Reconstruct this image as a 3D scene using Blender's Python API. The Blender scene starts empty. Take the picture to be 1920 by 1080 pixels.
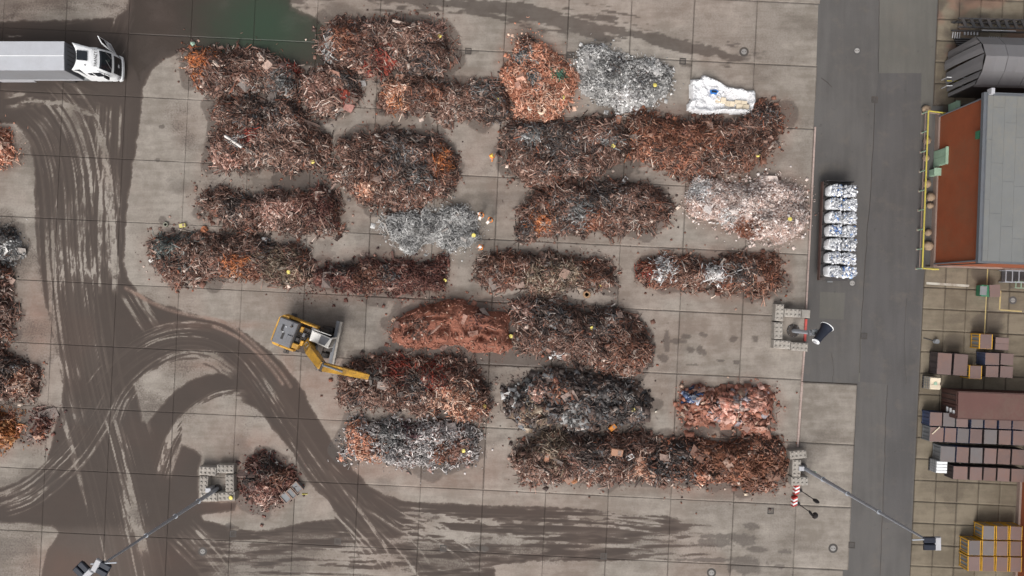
import bpy, math, random
import numpy as np
from mathutils import Vector, Matrix

# ---------------------------------------------------------------- camera, sky, sun, exposure
S, HC = 19.5, 66.0                     # ground scale of the survey grid (units per metre) and camera height
CX, CY = (953 - 960) / S, (540 - 558) / S
scene = bpy.context.scene
COL = scene.collection
cam_d = bpy.data.cameras.new('camera')
cam_d.sensor_width = 36.0
cam_d.lens = 36.0 * S * HC / 1920.0
cam_d.shift_x, cam_d.shift_y = 7 / 1920.0, 18 / 1920.0
cam_d.clip_end = 3000
cam = bpy.data.objects.new('camera', cam_d)
cam.location = (CX, CY, HC)
COL.objects.link(cam)
scene.camera = cam

SUN_EL, SUN_AZ = math.radians(48), math.radians(196)      # azimuth clockwise from +Y
world = bpy.data.worlds.new('World')
scene.world = world
world.use_nodes = True
WT = world.node_tree
WT.nodes.clear()
sky = WT.nodes.new('ShaderNodeTexSky')
sky.sky_type = 'NISHITA'
sky.sun_disc = False
sky.sun_elevation = SUN_EL
sky.sun_rotation = SUN_AZ
sky.dust_density = 7.0
sky.air_density = 1.0
sky.ozone_density = 1.0
hs = WT.nodes.new('ShaderNodeHueSaturation')
hs.inputs['Saturation'].default_value = 0.22
bg = WT.nodes.new('ShaderNodeBackground')
bg.inputs['Strength'].default_value = 0.15
wo = WT.nodes.new('ShaderNodeOutputWorld')
WT.links.new(sky.outputs[0], hs.inputs['Color'])
WT.links.new(hs.outputs[0], bg.inputs['Color'])
WT.links.new(bg.outputs[0], wo.inputs['Surface'])
sun_d = bpy.data.lights.new('sun', 'SUN')
sun_d.energy = 1.2
sun_d.angle = math.radians(26)
sun_d.color = (1.0, 0.955, 0.9)
sun = bpy.data.objects.new('sun', sun_d)
sun.rotation_euler = (math.pi / 2 - SUN_EL, 0, math.pi - SUN_AZ)
COL.objects.link(sun)
scene.view_settings.view_transform = 'Standard'
scene.view_settings.look = 'None'
scene.view_settings.gamma = 1.0
scene.view_settings.exposure = 0.15
scene.view_settings.use_curve_mapping = False
scene.cycles.max_bounces = 5
scene.cycles.diffuse_bounces = 3
scene.cycles.glossy_bounces = 2
scene.cycles.transparent_max_bounces = 6

# ---------------------------------------------------------------- helpers
def W(px, py, z=0.0):
    """survey-grid position of a point of height z -> metres"""
    k = (HC - z) / HC
    return Vector((CX + ((px - 960) / S - CX) * k, CY + ((540 - py) / S - CY) * k, z))

def tag(o, label=None, cat=None, group=None, kind=None):
    if label: o['label'] = label
    if cat: o['category'] = cat
    if group: o['group'] = group
    if kind: o['kind'] = kind
    return o

def thing(name, label, cat, loc=(0, 0, 0), rz=0.0, group=None):
    o = bpy.data.objects.new(name, None)
    COL.objects.link(o)
    o.location = loc
    o.rotation_euler = (0, 0, rz)
    o.empty_display_size = 0.3
    return tag(o, label, cat, group)

def copy_tree(o, parent=None):
    c = o.copy()
    COL.objects.link(c)
    c.parent = parent
    for ch in list(o.children):
        copy_tree(ch, c)
    return c

def link_mesh(name, me, mat, parent=None, loc=None, rz=0.0):
    if mat is not None and len(me.materials) == 0:
        me.materials.append(mat)
    o = bpy.data.objects.new(name, me)
    COL.objects.link(o)
    if parent: o.parent = parent
    if loc is not None: o.location = loc
    if rz: o.rotation_euler = (0, 0, rz)
    return o

class MB:
    def __init__(s):
        s.v, s.f = [], []
    def add(s, vs, fs):
        n = len(s.v)
        s.v += [tuple(v) for v in vs]
        s.f += [tuple(i + n for i in f) for f in fs]
        return s
    def box(s, c, d, rz=0.0, top=1.0, M=None, ch=0.0):
        """box centred at c with size d; top<1 tapers the top; ch chamfers the upper edges"""
        x, y, z = d[0] / 2, d[1] / 2, d[2] / 2
        def ring(sx, sy, zz): return [(-sx, -sy, zz), (sx, -sy, zz), (sx, sy, zz), (-sx, sy, zz)]
        if ch > 0:
            vs = ring(x, y, -z) + ring(x, y, z - ch) + ring(x - ch, y - ch, z)
            fs = [(3, 2, 1, 0)]
            for r in (0, 4):
                fs += [(r + i, r + (i + 1) % 4, r + 4 + (i + 1) % 4, r + 4 + i) for i in range(4)]
            fs.append((8, 9, 10, 11))
        else:
            vs = ring(x, y, -z) + ring(x * top, y * top, z)
            fs = [(3, 2, 1, 0), (4, 5, 6, 7)] + [(i, (i + 1) % 4, 4 + (i + 1) % 4, 4 + i) for i in range(4)]
        cz, sz = math.cos(rz), math.sin(rz)
        out = []
        for v in vs:
            v = Vector(v)
            if M is not None: v = M @ v
            out.append((c[0] + v.x * cz - v.y * sz, c[1] + v.x * sz + v.y * cz, c[2] + v.z))
        return s.add(out, fs)
    def tube(s, p0, p1, r0, r1=None, n=8, cap=True):
        p0, p1 = Vector(p0), Vector(p1)
        r1 = r0 if r1 is None else r1
        d = (p1 - p0).normalized()
        a = d.orthogonal().normalized(); b = d.cross(a)
        vs = []
        for p, r in ((p0, r0), (p1, r1)):
            for i in range(n):
                t = 2 * math.pi * i / n
                vs.append(p + a * (r * math.cos(t)) + b * (r * math.sin(t)))
        fs = [(i, (i + 1) % n, n + (i + 1) % n, n + i) for i in range(n)]
        if cap: fs += [tuple(range(n - 1, -1, -1)), tuple(range(n, 2 * n))]
        return s.add(vs, fs)
    def beam(s, p0, p1, w, h, w1=None, h1=None):
        """rectangular bar from p0 to p1; w is the horizontal width, h the upright one"""
        p0, p1 = Vector(p0), Vector(p1)
        d = (p1 - p0).normalized()
        up = Vector((0, 0, 1)) if abs(d.z) < 0.97 else Vector((1, 0, 0))
        a = d.cross(up).normalized(); b = a.cross(d)
        w1 = w if w1 is None else w1; h1 = h if h1 is None else h1
        vs = []
        for p, ww, hh in ((p0, w, h), (p1, w1, h1)):
            for sa, sb in ((-1, -1), (1, -1), (1, 1), (-1, 1)):
                vs.append(p + a * (sa * ww / 2) + b * (sb * hh / 2))
        return s.add(vs, [(3, 2, 1, 0), (4, 5, 6, 7)] + [(i, (i + 1) % 4, 4 + (i + 1) % 4, 4 + i) for i in range(4)])
    def prism(s, pts, z0, z1, inset=0.0):
        n = len(pts)
        cx = sum(p[0] for p in pts) / n; cy = sum(p[1] for p in pts) / n
        top = [(cx + (p[0] - cx) * (1 - inset), cy + (p[1] - cy) * (1 - inset), z1) for p in pts]
        vs = [(p[0], p[1], z0) for p in pts] + top
        fs = [tuple(range(n - 1, -1, -1)), tuple(range(n, 2 * n))] + [(i, (i + 1) % n, n + (i + 1) % n, n + i) for i in range(n)]
        return s.add(vs, fs)
    def yprism(s, prof, y0, y1, y0t=None):
        """profile in (x, z) extruded along y"""
        n = len(prof)
        vs = [(p[0], y0, p[1]) for p in prof] + [(p[0], y1, p[1]) for p in prof]
        fs = [tuple(range(n)), tuple(range(2 * n - 1, n - 1, -1))] + [(i, n + i, n + (i + 1) % n, (i + 1) % n) for i in range(n)]
        return s.add(vs, fs)
    def lathe(s, prof, n=16, M=None, c=(0, 0, 0), cap=True):
        vs, fs = [], []
        for r, z in prof:
            for i in range(n):
                t = 2 * math.pi * i / n
                v = Vector((r * math.cos(t), r * math.sin(t), z))
                if M is not None: v = M @ v
                vs.append((c[0] + v.x, c[1] + v.y, c[2] + v.z))
        for k in range(len(prof) - 1):
            fs += [(k * n + i, k * n + (i + 1) % n, (k + 1) * n + (i + 1) % n, (k + 1) * n + i) for i in range(n)]
        if cap and prof[0][0] > 1e-4: fs.append(tuple(range(n - 1, -1, -1)))
        if cap and prof[-1][0] > 1e-4: fs.append(tuple(range((len(prof) - 1) * n, len(prof) * n)))
        return s.add(vs, fs)
    def mesh(s, name, smooth=False):
        me = bpy.data.meshes.new(name)
        me.from_pydata(s.v, [], s.f)
        me.update()
        if smooth: me.shade_smooth()
        return me
    def build(s, name, mat, parent=None, loc=None, rz=0.0, smooth=False):
        return link_mesh(name, s.mesh(name, smooth), mat, parent, loc, rz)

# ---- numpy noise and distance fields
_rng = np.random.default_rng(7)
_TAB = _rng.random(65536)
def vnoise(x, y, seed=0):
    xi = np.floor(x).astype(np.int64); yi = np.floor(y).astype(np.int64)
    fx = x - xi; fy = y - yi
    fx = fx * fx * (3 - 2 * fx); fy = fy * fy * (3 - 2 * fy)
    def h(a, b): return _TAB[(a * 7919 + b * 104729 + seed * 31337) & 65535]
    return (h(xi, yi) * (1 - fx) + h(xi + 1, yi) * fx) * (1 - fy) + (h(xi, yi + 1) * (1 - fx) + h(xi + 1, yi + 1) * fx) * fy
def fbm(x, y, seed=0, o=3):
    r = 0; a = 0.5; t = 0
    for k in range(o):
        r = r + a * vnoise(x, y, seed + k); t += a
        x = x * 2.03 + 11.7; y = y * 2.03 + 5.3; a *= 0.5
    return r / t
def sstep(a, b, x):
    t = np.clip((x - a) / (b - a), 0, 1)
    return t * t * (3 - 2 * t)
def smooth_poly(pts, closed=True, k=4):
    """Catmull-Rom through the points"""
    P = np.array(pts, float); n = len(P); out = []
    rngk = range(n) if closed else range(n - 1)
    for i in rngk:
        if closed: p0, p1, p2, p3 = P[i - 1], P[i], P[(i + 1) % n], P[(i + 2) % n]
        else: p0, p1, p2, p3 = P[max(i - 1, 0)], P[i], P[i + 1], P[min(i + 2, n - 1)]
        for j in range(k):
            t = j / k
            out.append(0.5 * ((2 * p1) + (p2 - p0) * t + (2 * p0 - 5 * p1 + 4 * p2 - p3) * t * t + (3 * p1 - p0 - 3 * p2 + p3) * t ** 3))
    if not closed: out.append(P[-1])
    return np.array(out)
def sdf_poly(X, Y, poly):
    """signed distance, negative inside"""
    P = np.asarray(poly, float); n = len(P)
    d = np.full(X.shape, 1e18); ins = np.zeros(X.shape, bool)
    for i in range(n):
        ax, ay = P[i]; bx, by = P[(i + 1) % n]
        ex, ey = bx - ax, by - ay
        wx, wy = X - ax, Y - ay
        t = np.clip((wx * ex + wy * ey) / (ex * ex + ey * ey + 1e-9), 0, 1)
        dx = wx - ex * t; dy = wy - ey * t
        np.minimum(d, dx * dx + dy * dy, out=d)
        c = (ay > Y) != (by > Y)
        if abs(ey) > 1e-9:
            ins ^= c & (X < ax + ex * (Y - ay) / ey)
    d = np.sqrt(d)
    return np.where(ins, -d, d)
def path_uv(X, Y, pts):
    """distance along (u), signed offset (v) from an open polyline"""
    P = smooth_poly(pts, False, 4)
    best = np.full(X.shape, 1e18); U = np.zeros(X.shape); V = np.zeros(X.shape); acc = 0.0
    for i in range(len(P) - 1):
        a, b = P[i], P[i + 1]; e = b - a; L = math.hypot(*e)
        if L < 1e-6: continue
        wx, wy = X - a[0], Y - a[1]
        tr = (wx * e[0] + wy * e[1]) / (L * L)
        t = np.clip(tr, 0, 1)
        dx = wx - e[0] * t; dy = wy - e[1] * t
        d2 = dx * dx + dy * dy
        m = d2 < best
        best = np.where(m, d2, best)
        U = np.where(m, acc + t * L, U)
        V = np.where(m, np.sqrt(d2) * np.sign(e[0] * wy - e[1] * wx), V)
        acc += L
    return U, V, acc

# ---- materials
def nd(T, typ, ins=None, **props):
    n = T.nodes.new(typ)
    for k, v in props.items(): setattr(n, k, v)
    for k, v in (ins or {}).items():
        if isinstance(v, bpy.types.NodeSocket): T.links.new(v, n.inputs[k])
        else: n.inputs[k].default_value = v
    return n
def mixc(T, f, a, b, bt='MIX'):
    n = T.nodes.new('ShaderNodeMix'); n.data_type = 'RGBA'; n.blend_type = bt
    for i, v in ((0, f), (6, a), (7, b)):
        if isinstance(v, bpy.types.NodeSocket): T.links.new(v, n.inputs[i])
        else: n.inputs[i].default_value = v if i == 0 else (*v[:3], 1)
    return n.outputs[2]
def mth(T, op, a, b=0.0, clamp=False):
    n = T.nodes.new('ShaderNodeMath'); n.operation = op; n.use_clamp = clamp
    for i, v in ((0, a), (1, b)):
        if isinstance(v, bpy.types.NodeSocket): T.links.new(v, n.inputs[i])
        else: n.inputs[i].default_value = v
    return n.outputs[0]
def ramp(T, f, lo, hi, a=0.0, b=1.0):
    n = T.nodes.new('ShaderNodeMapRange'); n.interpolation_type = 'SMOOTHSTEP'
    T.links.new(f, n.inputs[0])
    for i, v in ((1, lo), (2, hi), (3, a), (4, b)): n.inputs[i].default_value = v
    return n.outputs[0]
def new_mat(name):
    m = bpy.data.materials.new(name); m.use_nodes = True
    T = m.node_tree; T.nodes.clear()
    b = T.nodes.new('ShaderNodeBsdfPrincipled'); o = T.nodes.new('ShaderNodeOutputMaterial')
    T.links.new(b.outputs[0], o.inputs[0])
    return m, T, b
def noise(T, vec, scale, detail=3.0, rough=0.55):
    return nd(T, 'ShaderNodeTexNoise', {'Vector': vec, 'Scale': scale, 'Detail': detail, 'Roughness': rough}).outputs[0]
def pm(name, col, rough=0.6, metal=0.0, var=0.25, scale=1.6, dirt=(0.12, 0.085, 0.065), dirtf=0.25, rand=0.12, bump=0.0, spec=0.4):
    """weathered surface: tint variation, blotches of dirt, a little difference from piece to piece"""
    m, T, b = new_mat(name)
    pos = nd(T, 'ShaderNodeNewGeometry').outputs['Position']
    n1 = noise(T, pos, scale, 4); n2 = noise(T, pos, scale * 6, 3); n3 = noise(T, pos, scale * 0.45, 4)
    rnd = nd(T, 'ShaderNodeObjectInfo').outputs['Random']
    k = mth(T, 'MULTIPLY_ADD', n1, 2 * var); T.nodes[-1].inputs[2].default_value = 1 - var
    k2 = mth(T, 'MULTIPLY_ADD', rnd, 2 * rand); T.nodes[-1].inputs[2].default_value = 1 - rand
    kk = mth(T, 'MULTIPLY', k, k2)
    c = mixc(T, 1.0, col, nd(T, 'ShaderNodeCombineXYZ', {0: kk, 1: kk, 2: kk}).outputs[0], 'MULTIPLY')
    df = mth(T, 'MULTIPLY', ramp(T, mth(T, 'ADD', mth(T, 'MULTIPLY', n3, 0.6), mth(T, 'MULTIPLY', n2, 0.4)), 0.42, 0.66), dirtf)
    c = mixc(T, df, c, dirt)
    T.links.new(c, b.inputs['Base Color'])
    b.inputs['Roughness'].default_value = rough
    b.inputs['Metallic'].default_value = metal
    b.inputs['Specular IOR Level'].default_value = spec
    if bump:
        bp = nd(T, 'ShaderNodeBump', {'Strength': 0.5, 'Distance': bump, 'Height': n2})
        T.links.new(bp.outputs[0], b.inputs['Normal'])
    return m
M = {}
M['white_paint'] = pm('white_paint', (0.78, 0.79, 0.80), 0.35, var=0.05, dirtf=0.06, rand=0)
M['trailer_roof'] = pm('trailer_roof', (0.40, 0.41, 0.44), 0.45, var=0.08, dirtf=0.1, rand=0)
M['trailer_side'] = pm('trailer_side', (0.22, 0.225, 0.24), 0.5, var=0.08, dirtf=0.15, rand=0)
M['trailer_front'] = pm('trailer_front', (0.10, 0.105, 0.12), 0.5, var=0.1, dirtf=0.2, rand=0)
M['black'] = pm('black_plastic', (0.018, 0.018, 0.02), 0.5, var=0.2, dirtf=0.2, rand=0)
M['rubber'] = pm('rubber', (0.025, 0.024, 0.024), 0.8, var=0.3, dirtf=0.4)
M['glass_dark'] = pm('dark_glass', (0.012, 0.015, 0.02), 0.08, var=0.1, dirtf=0.02, rand=0, spec=0.6)
M['steel'] = pm('grey_steel', (0.23, 0.24, 0.25), 0.45, 0.3, var=0.15, dirtf=0.2)
M['steel_dark'] = pm('dark_steel', (0.045, 0.045, 0.048), 0.5, 0.2, var=0.3, dirtf=0.4)
M['galv'] = pm('galvanised_steel', (0.33, 0.35, 0.385), 0.45, 0.1, var=0.15, dirtf=0.1, rand=0.03)
M['lamp_grey'] = pm('lamp_housing', (0.4, 0.4, 0.42), 0.5, var=0.08, dirtf=0.1, rand=0)
M['yellow'] = pm('yellow_paint', (0.56, 0.30, 0.025), 0.45, var=0.2, dirtf=0.3)
M['yellow_machine'] = pm('machine_yellow', (0.56, 0.30, 0.04), 0.5, var=0.35, scale=2.8, dirt=(0.10, 0.065, 0.035), dirtf=0.7, rand=0.0)
M['machine_grey'] = pm('machine_grey', (0.15, 0.155, 0.17), 0.5, var=0.15, dirtf=0.3, rand=0.05)
M['machine_dark'] = pm('machine_dark', (0.035, 0.03, 0.028), 0.6, var=0.4, dirtf=0.5)
M['cab_white'] = pm('cab_white', (0.72, 0.70, 0.66), 0.4, var=0.06, dirtf=0.12, rand=0)
M['block'] = pm('cast_concrete', (0.33, 0.305, 0.275), 0.9, var=0.18, scale=2.2, dirtf=0.3, rand=0.1, bump=0.01, spec=0.2)
M['crate_lid'] = pm('brown_lid', (0.145, 0.100, 0.092), 0.65, var=0.12, scale=1.2, dirt=(0.19, 0.105, 0.08), dirtf=0.5, rand=0.16)
M['crate_body'] = pm('crate_steel', (0.05, 0.04, 0.042), 0.6, var=0.25, dirtf=0.3)
M['crate_blue'] = pm('crate_blue', (0.045, 0.065, 0.13), 0.55, var=0.25, dirtf=0.3)
M['crate_grey'] = pm('crate_grey', (0.17, 0.18, 0.19), 0.55, var=0.2, dirtf=0.3)
M['lid_grey'] = pm('grey_lid', (0.135, 0.122, 0.122), 0.6, var=0.12, dirt=(0.17, 0.11, 0.09), dirtf=0.35, rand=0.15)
M['container'] = pm('container_brown', (0.108, 0.052, 0.044), 0.6, var=0.2, scale=0.7, dirtf=0.45, rand=0)
M['container_end'] = pm('container_end', (0.06, 0.028, 0.024), 0.6, var=0.2, dirtf=0.3, rand=0)
M['roof_grey'] = pm('roof_membrane', (0.158, 0.162, 0.16), 0.75, var=0.14, scale=0.5, dirt=(0.2, 0.185, 0.155), dirtf=0.45, rand=0.03, spec=0.25)
M['roof_edge'] = pm('roof_edge', (0.105, 0.115, 0.13), 0.5, var=0.15, dirtf=0.2, rand=0)
M['orange_wall'] = pm('orange_wall', (0.26, 0.072, 0.032), 0.7, var=0.2, scale=0.9, dirt=(0.2, 0.09, 0.05), dirtf=0.5, rand=0.0, spec=0.25)
M['plinth'] = pm('plinth', (0.26, 0.19, 0.16), 0.9, var=0.15, dirtf=0.3, rand=0)
M['tent'] = pm('tent_fabric', (0.155, 0.15, 0.155), 0.6, var=0.12, scale=0.5, dirtf=0.15, rand=0.08)
M['green_pale'] = pm('pale_green', (0.29, 0.42, 0.31), 0.55, var=0.1, dirtf=0.25, rand=0.04)
M['green'] = pm('green_paint', (0.03, 0.16, 0.085), 0.5, var=0.2, dirtf=0.3)
M['rail_yellow'] = pm('rail_yellow', (0.46, 0.39, 0.07), 0.5, var=0.15, dirtf=0.3, rand=0.05)
M['boulder'] = pm('boulder', (0.30, 0.22, 0.15), 0.9, var=0.3, scale=3, dirtf=0.3, bump=0.02)
M['bag'] = pm('woven_bag', (0.72, 0.73, 0.75), 0.7, var=0.1, scale=5, dirtf=0.12, rand=0.05)
M['red'] = pm('red_paint', (0.40, 0.03, 0.025), 0.5, var=0.15, dirtf=0.2)
M['red_dark'] = pm('red_brown_steel', (0.06, 0.03, 0.027), 0.6, var=0.3, dirtf=0.4)
M['marker'] = pm('marker_yellow', (0.66, 0.56, 0.14), 0.5, var=0.05, dirtf=0.05, rand=0.05)
M['cream'] = pm('cream_board', (0.62, 0.53, 0.40), 0.7, var=0.1, dirtf=0.1)
M['white_sheet'] = pm('white_sheet', (0.68, 0.68, 0.69), 0.5, var=0.12, scale=3, dirt=(0.4, 0.39, 0.4), dirtf=0.5, rand=0)
M['blue'] = pm('blue_plastic', (0.02, 0.16, 0.50), 0.4, var=0.1, dirtf=0.1)
M['kerb'] = pm('edge_beam', (0.36, 0.28, 0.25), 0.8, var=0.25, scale=1.2, dirt=(0.16, 0.1, 0.08), dirtf=0.5, rand=0.1)
M['kerb_red'] = pm('edge_beam_red', (0.42, 0.07, 0.06), 0.7, var=0.25, dirtf=0.35)
M['iron'] = pm('cast_iron', (0.05, 0.045, 0.042), 0.6, 0.1, var=0.3, dirtf=0.3, rand=0.2)
M['cover'] = pm('cover_concrete', (0.27, 0.26, 0.25), 0.85, var=0.15, dirtf=0.2, rand=0.15)
M['cannon'] = pm('cannon_navy', (0.012, 0.016, 0.028), 0.4, var=0.1, dirtf=0.05, rand=0)
M['line_white'] = pm('line_paint', (0.42, 0.40, 0.35), 0.8, var=0.3, scale=3, dirt=(0.2, 0.16, 0.12), dirtf=0.8, rand=0)
M['line_yellow'] = pm('line_yellow', (0.42, 0.33, 0.14), 0.8, var=0.3, scale=3, dirt=(0.2, 0.16, 0.12), dirtf=0.7, rand=0)
M['hivis'] = pm('hivis_orange', (0.75, 0.24, 0.05), 0.7, var=0.1, dirtf=0.05)
M['trousers'] = pm('work_trousers', (0.03, 0.028, 0.033), 0.8, var=0.2, dirtf=0.1)
M['skin'] = pm('skin', (0.42, 0.25, 0.18), 0.55, var=0.05, dirtf=0)
M['helmet_y'] = pm('helmet_yellow', (0.75, 0.52, 0.08), 0.4, var=0.03, dirtf=0.05)
M['helmet_w'] = pm('helmet_white', (0.75, 0.73, 0.7), 0.4, var=0.03, dirtf=0.05)
M['hair'] = pm('hair', (0.015, 0.011, 0.01), 0.7, var=0.2, dirtf=0)
M['paper'] = pm('paper', (0.78, 0.74, 0.72), 0.7, var=0.03, dirtf=0)

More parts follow.
